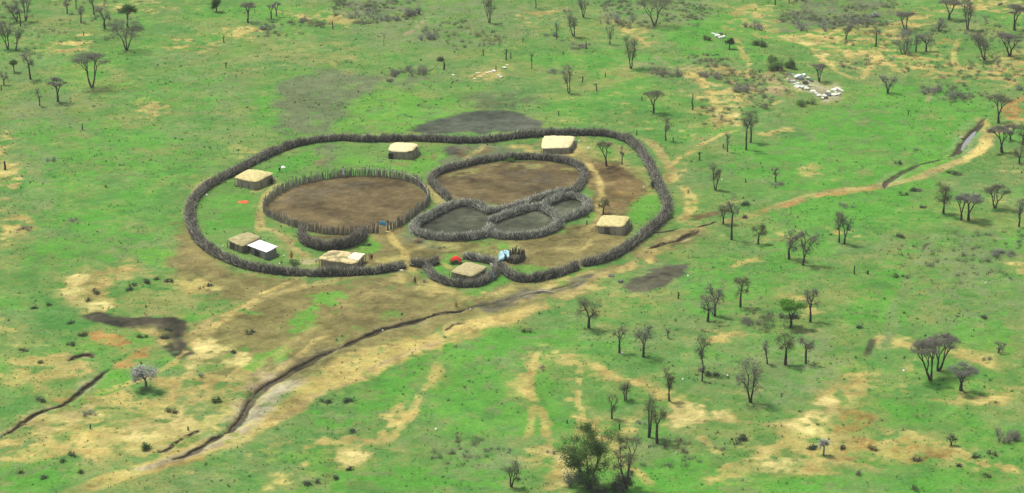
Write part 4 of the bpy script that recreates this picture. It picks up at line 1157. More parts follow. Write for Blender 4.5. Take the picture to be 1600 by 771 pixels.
# ------------------------------------------------------------------ huts
def hut(label, base, roof, wall_h, rise, wall_mat, roof_mat, seed, door=None, flat=False, group='mud walled huts inside the thorn fence',
        name='mud_hut', plaster=None, posts=True, roundness=.09, thick=.16, eave_drop=.0):
    """base: four ground corners (left, front, right, back) in survey pixels; roof: eaves corners in the same order (at eaves height)"""
    B = np.array(gps(base))
    c = B.mean(axis=0)
    z0 = float(np.mean(zs(B)))
    rg = np.random.default_rng(seed)
    root = empty(name, (c[0], c[1], z0))
    tag(root, label, 'hut', group)
    B = B - c
    # walls: subdivided and slightly bulged, one closed skin with thickness
    n = 14
    V, Fq = [], []
    ring = []
    for k in range(4):
        a, b = B[k], B[(k + 1) % 4]
        for t in np.linspace(0, 1, n, endpoint=False):
            ring.append(a + (b - a) * t)
    ring = np.array(ring)
    # ease the corners
    for _ in range(1):
        ring = .25 * np.roll(ring, 1, 0) + .5 * ring + .25 * np.roll(ring, -1, 0)
    nr = len(ring)
    lv = 6
    for j in range(lv):
        t = j / (lv - 1)
        s = 1.0 - .02 * t
        for p in ring:
            jn = rg.normal(0, .025, 2)
            V.append((p[0] * s + jn[0], p[1] * s + jn[1], -.25 + t * (wall_h + .33)))
    for j in range(lv - 1):
        for k in range(nr):
            Fq.append((j * nr + k, j * nr + (k + 1) % nr, (j + 1) * nr + (k + 1) % nr, (j + 1) * nr + k))
    mesh_np('wall', np.array(V), np.array(Fq), wall_mat, root)
    # roof: domed slab over the eaves outline
    R = []
    for (u, v) in roof:
        # eaves corner seen at its height: step from the ground point back along the sight line
        gx, gy = gp(u, v)
        t = 1 - (wall_h + z0) / CAM_H
        R.append((gx * t, gy * t))
    R = np.array(R) - c
    G = 16

    def quad(s, t):
        return (R[0] * (1 - s) + R[1] * s) * (1 - t) + (R[3] * (1 - s) + R[2] * s) * t
    top, bot = [], []
    cc = R.mean(axis=0)
    for a in range(G + 1):
        for b in range(G + 1):
            s, t = a / G, b / G
            # round the corners by squeezing the square grid
            ss, tt = 2 * s - 1, 2 * t - 1
            k = roundness * (abs(ss) * abs(tt)) ** 4
            s2, t2 = .5 + ss * .5 * (1 - k), .5 + tt * .5 * (1 - k)
            p = quad(s2, t2)
            e = max(abs(ss), abs(tt))
            if flat:
                z = wall_h + rise * (1 - s) + rg.normal(0, .004)
                drop = 0
            else:
                dome = (1 - abs(ss) ** 2.2) * (1 - abs(tt) ** 2.2)
                z = wall_h + rise * .8 * (dome ** .75) + rg.normal(0, .025)
                drop = .10 * (e > .99)
                if e > .99:
                    jn = rg.normal(0, .05, 2)
                    p = p + jn
            top.append((p[0], p[1], z + thick * .5 - drop))
            zb = wall_h - thick * .5 if not flat else z - .02
            q = p
            bot.append((q[0], q[1], zb - drop * .3 if not flat else zb))
    nt_ = (G + 1) ** 2
    V = np.array(top + bot)
    i = np.arange(nt_).reshape(G + 1, G + 1)
    q1 = np.stack([i[:-1, :-1], i[1:, :-1], i[1:, 1:], i[:-1, 1:]], axis=-1).reshape(-1, 4)
    q2 = q1[:, ::-1] + nt_
    rim = np.concatenate([i[:, 0], i[-1, 1:], i[-2::-1, -1], i[0, -2:0:-1]])
    q3 = np.array([(rim[k], rim[k - 1], rim[k - 1] + nt_, rim[k] + nt_) for k in range(len(rim))])
    rf = mesh_np('roof', V, [q1, q2, q3], roof_mat, root, smooth=not flat)
    if plaster:
        s0, s1, t0, t1 = plaster
        PV = []
        H = 8
        for a in range(H + 1):
            for b in range(H + 1):
                s = s0 + (s1 - s0) * a / H
                t = t0 + (t1 - t0) * b / H
                if 0 < a < H and 0 < b < H:
                    pass
                s += rg.normal(0, .012)
                t += rg.normal(0, .012)
                ss, tt = 2 * s - 1, 2 * t - 1
                dome = max(0, (1 - abs(ss) ** 2.2)) * max(0, (1 - abs(tt) ** 2.2))
                p = quad(s, t)
                PV.append((p[0], p[1], wall_h + rise * .8 * dome ** .75 + thick * .5 + .05))
        j = np.arange((H + 1) ** 2).reshape(H + 1, H + 1)
        qq = np.stack([j[:-1, :-1], j[1:, :-1], j[1:, 1:], j[:-1, 1:]], axis=-1).reshape(-1, 4)
        PV = np.array(PV)
        m_ = len(PV)
        PV2 = np.concatenate([PV, PV - np.array([0, 0, .14])])
        mesh_np('patch', PV2, [qq, qq[:, ::-1] + m_,
                np.array([(j[k, 0], j[k + 1, 0], j[k + 1, 0] + m_, j[k, 0] + m_) for k in range(H)]),
                np.array([(j[k, H], j[k + 1, H], j[k + 1, H] + m_, j[k, H] + m_) for k in range(H)]),
                np.array([(j[0, k], j[0, k + 1], j[0, k + 1] + m_, j[0, k] + m_) for k in range(H)]),
                np.array([(j[H, k], j[H, k + 1], j[H, k + 1] + m_, j[H, k] + m_) for k in range(H)])], M['plaster'], rf)
    # doorway: frame and door, or opening with its shade painted in, set a little proud of the wall
    if door:
        side, t, wd, hd, mt = door
        a, b = B[side], B[(side + 1) % 4]
        d = (b - a) / np.linalg.norm(b - a)
        nrm = np.array([d[1], -d[0]])
        if np.dot(nrm, (a + b) / 2) < 0:
            nrm = -nrm
        p = a + (b - a) * t
        bm = bmesh.new()

        def bx(o0, o1, z0_, z1_, n0, n1):
            vs_ = []
            for z in (z0_, z1_):
                for (o_, q_) in ((o0, n0), (o1, n0), (o1, n1), (o0, n1)):
                    w_ = p + d * o_ + nrm * q_
                    vs_.append(bm.verts.new((w_[0], w_[1], z)))
            for f in ((0, 1, 2, 3), (7, 6, 5, 4), (0, 4, 5, 1), (1, 5, 6, 2), (2, 6, 7, 3), (3, 7, 4, 0)):
                bm.faces.new([vs_[k] for k in f])
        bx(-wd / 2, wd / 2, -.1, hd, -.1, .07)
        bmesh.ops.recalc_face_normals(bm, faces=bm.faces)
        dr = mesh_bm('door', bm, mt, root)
        bm = bmesh.new()
        bx(-wd / 2 - .14, -wd / 2, -.1, hd + .1, -.1, .12)
        bx(wd / 2, wd / 2 + .14, -.1, hd + .1, -.1, .12)
        bx(-wd / 2, wd / 2, hd, hd + .12, -.1, .12)
        bmesh.ops.recalc_face_normals(bm, faces=bm.faces)
        mesh_bm('door_frame', bm, M['pole'], dr)
    # wall poles under the eaves
    if posts:
        for k in range(4):
            a, b = B[k], B[(k + 1) % 4]
            nn = 3 if k in (0, 1) else 2
            for t in np.linspace(0, 1, nn, endpoint=False):
                p = (a + (b - a) * t) * 1.03
                if door and k == door[0] and abs(t - door[1]) < .14:
                    continue
                V, fs, _ = prisms([(p[0], p[1], -.2)], [(p[0], p[1], wall_h + .02)], .075, .06, 6)
                mesh_np('pole', V, fs, M['pole'], root)
    return root


hut('mud hut with a wide tan roof, above the orange cloth', [(368, 290), (399, 297), (428, 285), (398, 279)],
    [(364, 278), (400, 285.5), (431, 270.5), (388, 264)], 1.5, .45, M['mud_wall'], M['thatch_tan'], 1, door=(1, .84, 1.1, 1.25, M['doorway_shade']))
hut('mud hut with a pale cream rounded roof, behind the round stake kraal', [(607.5, 248.5), (642, 250), (655, 241), (621, 239)],
    [(604.5, 236.5), (642, 238.5), (657, 225), (613, 222.5)], 1.5, .35, M['mud_wall'], M['thatch_pale'], 2,
    door=(0, .1, .9, 1.25, M['doorway_shade']), roundness=.22)
hut('mud hut with a large pale cream roof against the back fence', [(847, 241), (891, 240), (900, 228), (857, 229)],
    [(845, 233), (891, 231.5), (900.5, 213), (848.5, 212)], 1.15, .4, M['mud_wall'], M['thatch_pale'], 3,
    door=(1, .12, .8, 1.0, M['doorway_shade']))
hut('mud hut with a pale thatched roof, alone in the right hand yard', [(932, 364), (974, 368.5), (986, 355), (945, 351)],
    [(929.5, 353), (973.5, 355.5), (986.5, 338.5), (941, 336)], 1.55, .3, M['mud_wall_pale'], M['thatch_tan'], 4,
    door=(0, .4, .9, 1.2, M['door_wood']))
hut('mud hut with a mottled straw roof, below the red cloth', [(703, 435), (737, 442.5), (762, 431.5), (729, 424.5)],
    [(702, 424.5), (738, 433), (764, 417.5), (729, 409)], 1.55, .4, M['mud_wall_pale'], M['thatch_straw'], 5,
    door=(1, .7, .9, 1.2, M['door_wood']))
hut('mud hut with a worn patchy roof and white plaster corner', [(500, 417), (556, 424), (570, 409), (517, 403)],
    [(494, 405), (556, 413.5), (571, 397.5), (517, 390.5)], 1.5, .35, M['mud_wall'], M['thatch_worn'], 6,
    plaster=(.70, .99, .30, .98))
hut('mud hut with an olive brown roof, tucked behind the tin roofed hut', [(356.5, 386.5), (379, 394), (407, 380.5), (384, 373)],
    [(353, 374), (378.5, 386), (410, 370.5), (387, 362.5)], 1.6, .4, M['mud_wall_pale'], M['thatch_olive'], 7,
    door=(0, .3, .9, 1.25, M['door_wood']))
hut('small stone hut with a flat white tin roof', [(391, 395.5), (416, 406.5), (433.5, 399), (408, 388.5)],
    [(386, 384.5), (417, 395), (434.5, 385.5), (406, 376)], 1.55, .12, M['stone_wall'], M['tin'], 8, flat=True, posts=False,
    name='tin_roof_hut', thick=.05, roundness=0, door=(0, .45, 1.6, 1.3, M['doorway_shade']), group='mud walled huts inside the thorn fence')


# ------------------------------------------------------------------ rocks, cloths and other small things
def rock(label, u, v, wpx, hpx, mat, seed, group, cat='rock', name='boulder', aspect=1.25):
    rg = np.random.default_rng(seed)
    bm = bmesh.new()
    bmesh.ops.create_icosphere(bm, subdivisions=2, radius=1)
    off = rg.random(3) * 10
    W, H = wm(wpx, v) * .74, hm(hpx, v) * .68
    rz = rg.random() * 6.28
    pl = [(rg.normal(0, 1, 3), .35 + .45 * rg.random()) for _ in range(9)]
    for p in bm.verts:
        q = np.array(p.co)
        for nrm, dd in pl:
            n_ = nrm / np.linalg.norm(nrm)
            e = q @ n_ - dd
            if e > 0:
                q = q - n_ * e * .9
        q *= 1 + rg.normal(0, .03)
        x, y = q[0] * W, q[1] * W * aspect
        p.co = (x * math.cos(rz * .2) - y * math.sin(rz * .2), x * math.sin(rz * .2) + y * math.cos(rz * .2), q[2] * H)
    x, y = gp(u, v)
    o = mesh_bm(name, bm, mat, None, (x, y, ground_z(x, y) + H * .45))
    tag(o, label, cat, group)
    return o


def sheet(name, label, cat, u, v, wx_, wy_, hgt, mat, seed, group=None, n=12, drape=None, thick=.05, lift=.06, rz=0.0):
    """a crumpled cloth with thickness; hgt = how high its middle bunches up"""
    rg = np.random.default_rng(seed)
    x, y = gp(u, v)
    ph = rg.random(6) * 6.28
    V = []
    for a in range(n + 1):
        for b in range(n + 1):
            s, t = 2 * a / n - 1, 2 * b / n - 1
            ir = 1 + .16 * math.sin(3 * math.atan2(t, s) + ph[0]) + .08 * math.sin(7 * math.atan2(t, s) + ph[1])
            px_, py_ = s * wx_ / 2 * ir, t * wy_ / 2 * ir
            r2 = min(1, math.hypot(s, t))
            z = hgt * (1 - r2 ** 2) * (1 + .25 * math.sin(4 * s + ph[2]) * math.sin(4 * t + ph[3]))
            z += .07 * math.sin(8 * s + ph[4]) * math.sin(7 * t + ph[5]) + rg.normal(0, .015)
            if drape:
                z = drape(s, t) + .06 * math.sin(9 * s + ph[4]) + .05 * math.sin(8 * t + ph[5])
            V.append((px_, py_, max(0, z) + lift))
    V = np.array(V)
    m_ = len(V)
    j = np.arange(m_).reshape(n + 1, n + 1)
    qq = np.stack([j[:-1, :-1], j[1:, :-1], j[1:, 1:], j[:-1, 1:]], axis=-1).reshape(-1, 4)
    V2 = np.concatenate([V, V - np.array([0, 0, thick])])
    rim = np.concatenate([j[:, 0], j[-1, 1:], j[-2::-1, -1], j[0, -2:0:-1]])
    q3 = np.array([(rim[k], rim[k - 1], rim[k - 1] + m_, rim[k] + m_) for k in range(len(rim))])
    o = mesh_np(name, V2, [qq, qq[:, ::-1] + m_, q3], mat, None, (x, y, ground_z(x, y)), smooth=True)
    o.rotation_euler = (0, 0, rz)
    tag(o, label, cat, group)
    return o


sheet('cloth', 'orange red cloth laid out on the grass below the tan roofed hut', 'cloth', 380, 316, 1.9, 1.7, .12, M['cloth_vermilion'], 5)
# red cloth drying on a low bush
sheet('cloth', 'bright red cloth heaped on a low bush above the straw roofed hut', 'cloth', 712.5, 410, 1.9, 2.2, .55, M['cloth_red'], 6, lift=.42, drape=lambda s, t: .75 * max(0, 1 - (s * s + t * t) * .8) ** .5)
# blue cloth over the gate beam of the kraal
gx, gy = gp(600, 362.5)
cl = sheet('cloth', 'blue cloth hung over the gate of the round stake kraal', 'cloth', 598.5, 362.8, 1.15, .5, .2, M['cloth_blue'], 7,
           drape=lambda s, t: 2.12 - .75 * abs(t) ** 1.5 - .12 * s)
V, fs, _ = prisms([(gp(588.5, 362.7)[0], gp(588.5, 362.7)[1], 2.02)], [(gp(607, 362.3)[0], gp(607, 362.3)[1], 2.02)], .07, .06, 8)
o = mesh_np('gate_beam', V - np.array([KC[0], KC[1], 0]), fs, M['stake_dark'], kr)
sheet('tarpaulin', 'pale blue tarpaulin thrown over the left of the stick enclosure', 'tarpaulin', 786.5, 405.5, 2.1, 3.2, 1.0, M['tarp_blue'], 8,
      drape=lambda s, t: 1.3 * (1 - (.5 - .5 * s) ** 3) * (1 - .75 * max(0, -t) ** 2.2), n=14)
sheet('cloth', 'pale blue rag caught on the thorn fence right of the straw hut', 'cloth', 770.5, 437, .8, .8, .9, M['tarp_blue'], 9, lift=.5)
for k, (u, v, wp, lb) in enumerate([
        (323, 304, 4, 'white plastic scrap at the inner foot of the left thorn fence'),
        (348.5, 384, 3.5, 'white plastic scrap left of the olive brown roofed hut'),
        (437, 412.5, 3, 'white plastic scrap in the grass right below the tin roofed hut'),
        (444, 399.5, 3, 'white plastic scrap just left of the person in orange'),
        (905, 221, 3.5, 'white plastic scrap by the right end of the large cream roof'),
        (919.5, 232, 4, 'white plastic scrap on the pale path right of the large cream roof'),
        (1006, 293, 3, 'white plastic scrap inside the right hand bend of the thorn fence'),
        (681, 671, 4.5, 'lone white scrap on open grass in the lower middle'),
        (1412, 581, 5, 'white scrap on the grass left of the broad bare tree at lower right'),
        (1540, 443, 3.5, 'white scrap alone on the wide grass at the right'),
        (1075, 431, 4, 'white scrap at the right tip of the dark earth patch'),
        (735, 484, 3, 'white scrap by the start of the washed out channel'),
        (598, 513, 3, 'white scrap lying in the long washed out channel'),
        (1128, 282, 3, 'white scrap right of the leafy forked tree beyond the fence'),
        (1067, 593, 4, 'white scrap on grass above the sandy patch at lower right'),
        (1137, 587, 4, 'white scrap left of the wide grey tree at lower right'),
        (972, 553, 6, 'pale scrap at the foot of the thin tree left of the round crowned one')]):
    sheet('plastic_bag', lb, 'litter', u, v, wm(wp, v) * .62, wm(wp, v) * .9, .2, M['plastic_white'], 50 + k, group='white scraps of litter', n=6)
# jerrycans: body with handle and cap


def jerrycan(label, u, v, mat, seed):
    x, y = gp(u, v)
    root = empty('jerrycan', (x, y, ground_z(x, y)), seed * 1.3)
    tag(root, label, 'jerrycan', 'water cans beside the huts')
    bm = bmesh.new()
    bmesh.ops.create_cube(bm, size=1)
    for q in bm.verts:
        q.co = (q.co.x * .42, q.co.y * .30, q.co.z * .56 + .28)
    bmesh.ops.bevel(bm, geom=bm.edges[:], offset=.06, segments=3, affect='EDGES')
    mesh_bm('body', bm, mat, root)
    V, fs, _ = prisms([(-.12, 0, .55), (-.12, 0, .66), (.05, 0, .66)], [(-.12, 0, .66), (.05, 0, .66), (.05, 0, .55)], .03, .03, 6)
    mesh_np('handle', V, fs, mat, root)
    V, fs, _ = prisms([(.14, 0, .55)], [(.14, 0, .64)], .05, .05, 10)
    mesh_np('cap', V, fs, M['cloth_dark'], root)


jerrycan('yellow jerrycan on the path below the tan roofed hut', 394.5, 302.5, M['plastic_yellow'], 1)
jerrycan('white jerrycan at the right corner of the straw roofed hut', 767.5, 416.5, M['plastic_white'], 2)
jerrycan('white jerrycan at the left corner of the patchy roofed hut', 493, 409, M['plastic_white'], 3)
rock('left of two white stones at the end of the gateway fence', 625.3, 423, 3.4, 2.6, M['rock_white'], 201, 'white stones by the main gateway', 'stone', 'stone')
rock('right of two white stones at the end of the gateway fence', 628.6, 423, 3.6, 2.8, M['rock_white'], 202, 'white stones by the main gateway', 'stone', 'stone')

# heap of bleached boulders in the upper right
RW = [(1232, 124, 4, 'white', 'outermost small white boulder at the left end of the heap'),
      (1239, 118, 5, 'mint', 'small greenish white boulder at the upper left rim of the heap'),
      (1247, 123, 12, 'mint', 'largest greenish white boulder in the left half of the heap'),
      (1256, 119, 7, 'mint', 'pale green boulder behind the grey one at the top of the heap'),
      (1253, 125.5, 7, 'dark', 'grey boulder amid the greenish white ones at upper left'),
      (1238, 128, 6, 'mint', 'greenish white boulder at the left rim below the largest one'),
      (1241, 132, 4.5, 'mint', 'small greenish boulder at the lower left rim of the heap'),
      (1247, 131, 5, 'mint', 'greenish boulder under the grey one in the left heap'),
      (1262, 124, 6, 'mint', 'weathered greenish boulder right of the grey one'),
      (1267, 128, 6, 'dark', 'dull grey green boulder in the middle of the heap under the tree'),
      (1259, 131.5, 8, 'dark', 'dull grey boulder below the weathered greenish one'),
      (1247, 137, 8, 'white', 'long white boulder on the left lower edge of the heap'),
      (1254, 138, 7, 'mint', 'pale mint boulder in the lower edge row, second from left'),
      (1260, 139, 7, 'white', 'white boulder in the lower edge row, right of the mint one'),
      (1265, 134.5, 4.5, 'white', 'small white boulder at the middle joint of the heap'),
      (1271, 144, 7, 'white', 'white boulder starting the lower right arc of the heap'),
      (1276, 146, 5, 'white', 'small white boulder second in the lower right arc'),
      (1279, 150, 7, 'white', 'white boulder third in the lower right arc above the big one'),
      (1287, 152.5, 10, 'white', 'biggest bright white boulder at the lowest point of the heap'),
      (1284.5, 154.5, 5, 'white', 'white boulder tucked against the lower left of the biggest one'),
      (1295, 144.5, 7, 'white', 'white boulder above the dark gap on the right'),
      (1294, 149.5, 8, 'dark', 'dark boulder in the gap right of the biggest white one'),
      (1302, 141, 8, 'white', 'upright white boulder in the right half of the heap'),
      (1309, 139, 6, 'white', 'white boulder at the top right rim of the heap'),
      (1306, 145, 5, 'mint', 'small greenish boulder inside the right rim of the heap'),
      (1313, 142.5, 7, 'white', 'rightmost white boulder of the heap'),
      (1304, 149, 7, 'white', 'white boulder on the lower rim right of the dark gap'),
      (1310, 148.5, 7, 'white', 'white boulder at the lower right end of the heap')]
for k, (u, v, wp, mt, lb) in enumerate(RW):
    rock(lb, u, v, wp, wp * .62, M['rock_' + mt], 300 + k, 'bleached boulders of the upper right heap')
RT = [(742, 124, 4, 'tan', 'leftmost tan stone of the scattered row above the dung patch'),
      (747, 116, 5, 'tan', 'upper left tan stone of the scattered row'),
      (751, 121, 4, 'tan', 'low tan stone near the left end of the scattered row'),
      (756, 118, 4.5, 'tan', 'tan stone in the left middle of the scattered row'),
      (761, 115, 5, 'tan', 'tan stone at the centre of the scattered row'),
      (766, 113.5, 5, 'white', 'pale stone right of the centre of the scattered row'),
      (771, 112, 6, 'white', 'long pale stone beside the stump in the scattered row'),
      (779, 119, 4, 'white', 'left of two low white stones at the right of the row'),
      (783, 121, 4.5, 'white', 'right of two low white stones at the right of the row'),
      (788, 107, 5, 'white', 'pale stone at the upper right end of the scattered row'),
      (793, 102.5, 4, 'tan', 'rightmost tan stone of the scattered row'),
      (708, 118.5, 3.5, 'white', 'single white stone standing apart left of the scattered row')]
for k, (u, v, wp, mt, lb) in enumerate(RT):
    rock(lb, u, v, wp, wp * .45, M['rock_' + mt], 340 + k, 'tan stones scattered above the dung patch', 'stone', 'stone')
for k, (u, v, wp, mt, lb) in enumerate([
        (1115, 54, 5, 'mint', 'leftmost pale boulder of the little white cluster near the top'),
        (1120, 57, 8, 'mint', 'wide pale boulder in the middle of the little top cluster'),
        (1126, 60, 7, 'white', 'lowest white boulder of the little cluster near the top'),
        (1131, 58, 6, 'white', 'right white boulder of the little cluster near the top'),
        (1126, 53.5, 6, 'dark', 'dark boulder on the upper side of the little top cluster'),
        (1133, 54, 4, 'dark', 'small dark boulder at the upper right of the little top cluster')]):
    rock(lb, u, v, wp, wp * .5, M['rock_' + mt], 370 + k, 'pale boulders of the little cluster near the top')
for k, (u, v, wp, mt, lb) in enumerate([
        (956, 433, 7, 'dark', 'upper grey stone outside the right hand gap'),
        (970, 441, 7, 'dark', 'lower grey stone left of the dark earth patch'),
        (1502, 216, 5, 'tan', 'pale stone on the right bank of the shining stream pool')]):
    rock(lb, u, v, wp, wp * .5, M['rock_' + mt], 390 + k, 'loose stones near the track', 'stone', 'stone')

# fallen pale log
x, y = gp(853, 457.5)
P_ = np.array([(-1.6, .3, .18), (-.9, .25, .24), (-.2, .1, .22), (.5, -.1, .2), (1.3, -.5, .16)])
V, fs, _ = prisms(np.concatenate([P_[:-1], [(.3, -.05, .2), (-.4, .15, .2)]]), np.concatenate([P_[1:], [(1.2, .2, .5), (.1, .8, .45)]]),
                  [.17, .16, .15, .13, .09, .08], [.16, .15, .13, .09, .04, .03], 7)
o = mesh_np('fallen_log', V, fs, M['log'], None, (x, y, ground_z(x, y)))
tag(o, 'pale fallen log on the track below the small gap in the fence', 'log')

# water standing in the stream bed
for k, (line, wd) in enumerate([([(1503, 235), (1508, 226), (1513, 219), (1519, 212), (1524, 205)], 1.3)]):
    P, L = resample(gps(line), .5)
    T = np.gradient(P, axis=0)
    T /= np.linalg.norm(T, axis=1, keepdims=True)
    N = np.stack([-T[:, 1], T[:, 0]], axis=1)
    e = np.sin(np.linspace(.08, math.pi - .08, len(P)))[:, None] ** .5
    Lf, Rt = P + N * wd * .5 * e, P - N * wd * .5 * e
    zt = float(np.median(zs(P))) + .14
    V = np.concatenate([np.c_[Lf, np.full(len(P), zt)], np.c_[Rt, np.full(len(P), zt)]])
    n = len(P)
    Fq = np.array([(i, n + i, n + i + 1, i + 1) for i in range(n - 1)])
    m, nt, b = new_mat('stream_water')
    b.inputs['Base Color'].default_value = (.10, .105, .09, 1)
    b.inputs['Roughness'].default_value = .12
    b.inputs['Specular IOR Level'].default_value = .8
    o = mesh_np('stream_water', V, Fq, m)
    tag(o, kind='structure')
# ------------------------------------------------------------------ trees, bushes, stumps
def crown_tips(rg, h, w, style, n):
    """where the outer twigs of a tree end"""
    if style == 'umbrella':
        zc, zr, prof = .78, .20, 1
    elif style == 'round':
        zc, zr, prof = .66, .34, 0
    elif style == 'layer':
        zc, zr, prof = .60, .40, 3
    elif style == 'tall':
        zc, zr, prof = .74, .26, 0
    elif style == 'vase':
        zc, zr, prof = .70, .30, 2
    elif style == 'broom':
        zc, zr, prof = .75, .25, 2
    elif style == 'bush':
        zc, zr, prof = .52, .46, 0
    elif style == 'fork':
        zc, zr, prof = .84, .16, 2
    else:
        zc, zr, prof = .66, .34, 0
    ncl = max(4, int(5 + w * (1.2 if style != 'layer' else 2.0)))
    cl = []
    for _ in range(ncl):
        a = rg.random() * 6.28
        r = math.sqrt(rg.random()) * .95
        if prof == 1:
            z = zc + zr * (.95 - 1.2 * r ** 2.2) * (.1 + .9 * rg.random())
        elif prof == 3:
            z = zc + zr * rg.uniform(-1, 1)
            r = r * (1.0 - .45 * max(0, (z - zc) / zr)) * (.55 + .45 * rg.random()) + .12
        elif prof == 2:
            z = zc + zr * rg.uniform(-1, 1)
            r *= .45 + .55 * (z - zc + zr) / (2 * zr)
        else:
            z = zc + zr * rg.uniform(-1, 1) * math.sqrt(max(0, 1 - r * r)) * 1.05
        cl.append((r * math.cos(a), r * math.sin(a), z, rg.uniform(.6, 1.25)))
    T = []
    k = 0
    spread = {1: .24, 3: .17}.get(prof, .26)
    while len(T) < n and k < n * 30:
        k += 1
        c = cl[rg.integers(0, ncl)]
        d = rg.normal(0, 1, 3)
        x, y = c[0] + d[0] * spread * c[3], c[1] + d[1] * spread * c[3]
        z = c[2] + d[2] * spread * c[3] * zr * {1: .55, 3: .42}.get(prof, 1.0)
        r = math.hypot(x, y)
        if r > 1.08 or z > zc + zr * 1.06 or z < (zc - zr * 1.25):
            continue
        T.append((x * w / 2, y * w / 2, z * h))
    return np.array(T)


def grow(rg, node, tips, out, h, rt, depth=0):
    n = len(tips)
    if n == 1:
        out.append((node, tips[0], rt * n ** .47, rt * .4, n))
        return
    c = tips.mean(axis=0)
    if n == 2:
        groups = [tips[:1], tips[1:]]
    else:
        u, s_, vt = np.linalg.svd(tips - c, full_matrices=False)
        ax = vt[0] + rg.normal(0, .25, 3)
        pr = (tips - c) @ ax
        m = pr > np.quantile(pr, rg.uniform(.36, .64))
        if m.all() or not m.any():
            m = np.arange(n) < n // 2
        groups = [tips[m], tips[~m]]
    for g in groups:
        cg = g.mean(axis=0)
        f = rg.uniform(.34, .52) if len(g) > 3 else rg.uniform(.5, .7)
        q = node + (cg - node) * f
        L = np.linalg.norm(q - node)
        q = q + rg.normal(0, .10, 3) * L
        if q[2] < node[2] - .1 * h:
            q[2] = node[2] - .1 * h
        out.append((node, q, rt * (len(g) + 1) ** .47, rt * len(g) ** .47, len(g)))
        grow(rg, q, g, out, h, rt, depth + 1)


FOL = {'bare': ('twig_bare', None), 'grey': ('twig_grey', None), 'gg': ('twig_bare', 'leaf_sparse'), 'green': ('twig_bare', 'leaf_green'),
       'bright': ('twig_bare', 'leaf_bright'), 'pale': ('twig_pale', 'blossom'), 'olive': ('twig_bare', 'leaf_olive'), 'dark': ('twig_bare', 'leaf_dark')}
LEAFN = {'bare': 0, 'grey': 0, 'gg': 1, 'green': 7, 'bright': 6, 'pale': 3, 'olive': 2, 'dark': 4}


def leaves(rg, pts, size, flat=.5):
    n = len(pts)
    a = rg.normal(0, 1, (n, 3))
    a[:, 2] *= flat
    a /= np.linalg.norm(a, axis=1, keepdims=True)
    b = np.cross(a, rg.normal(0, .45, (n, 3)) + np.array([0, 0, 1.0]))
    b /= np.maximum(np.linalg.norm(b, axis=1, keepdims=True), 1e-6)
    s = size * (.6 + .8 * rg.random(n))[:, None]
    V = np.stack([pts - a * s, pts + b * s * .55, pts + a * s, pts - b * s * .55], axis=1).reshape(-1, 3)
    Fq = np.arange(n * 4).reshape(-1, 4)
    return V, Fq, np.repeat(rg.random(n), 4)


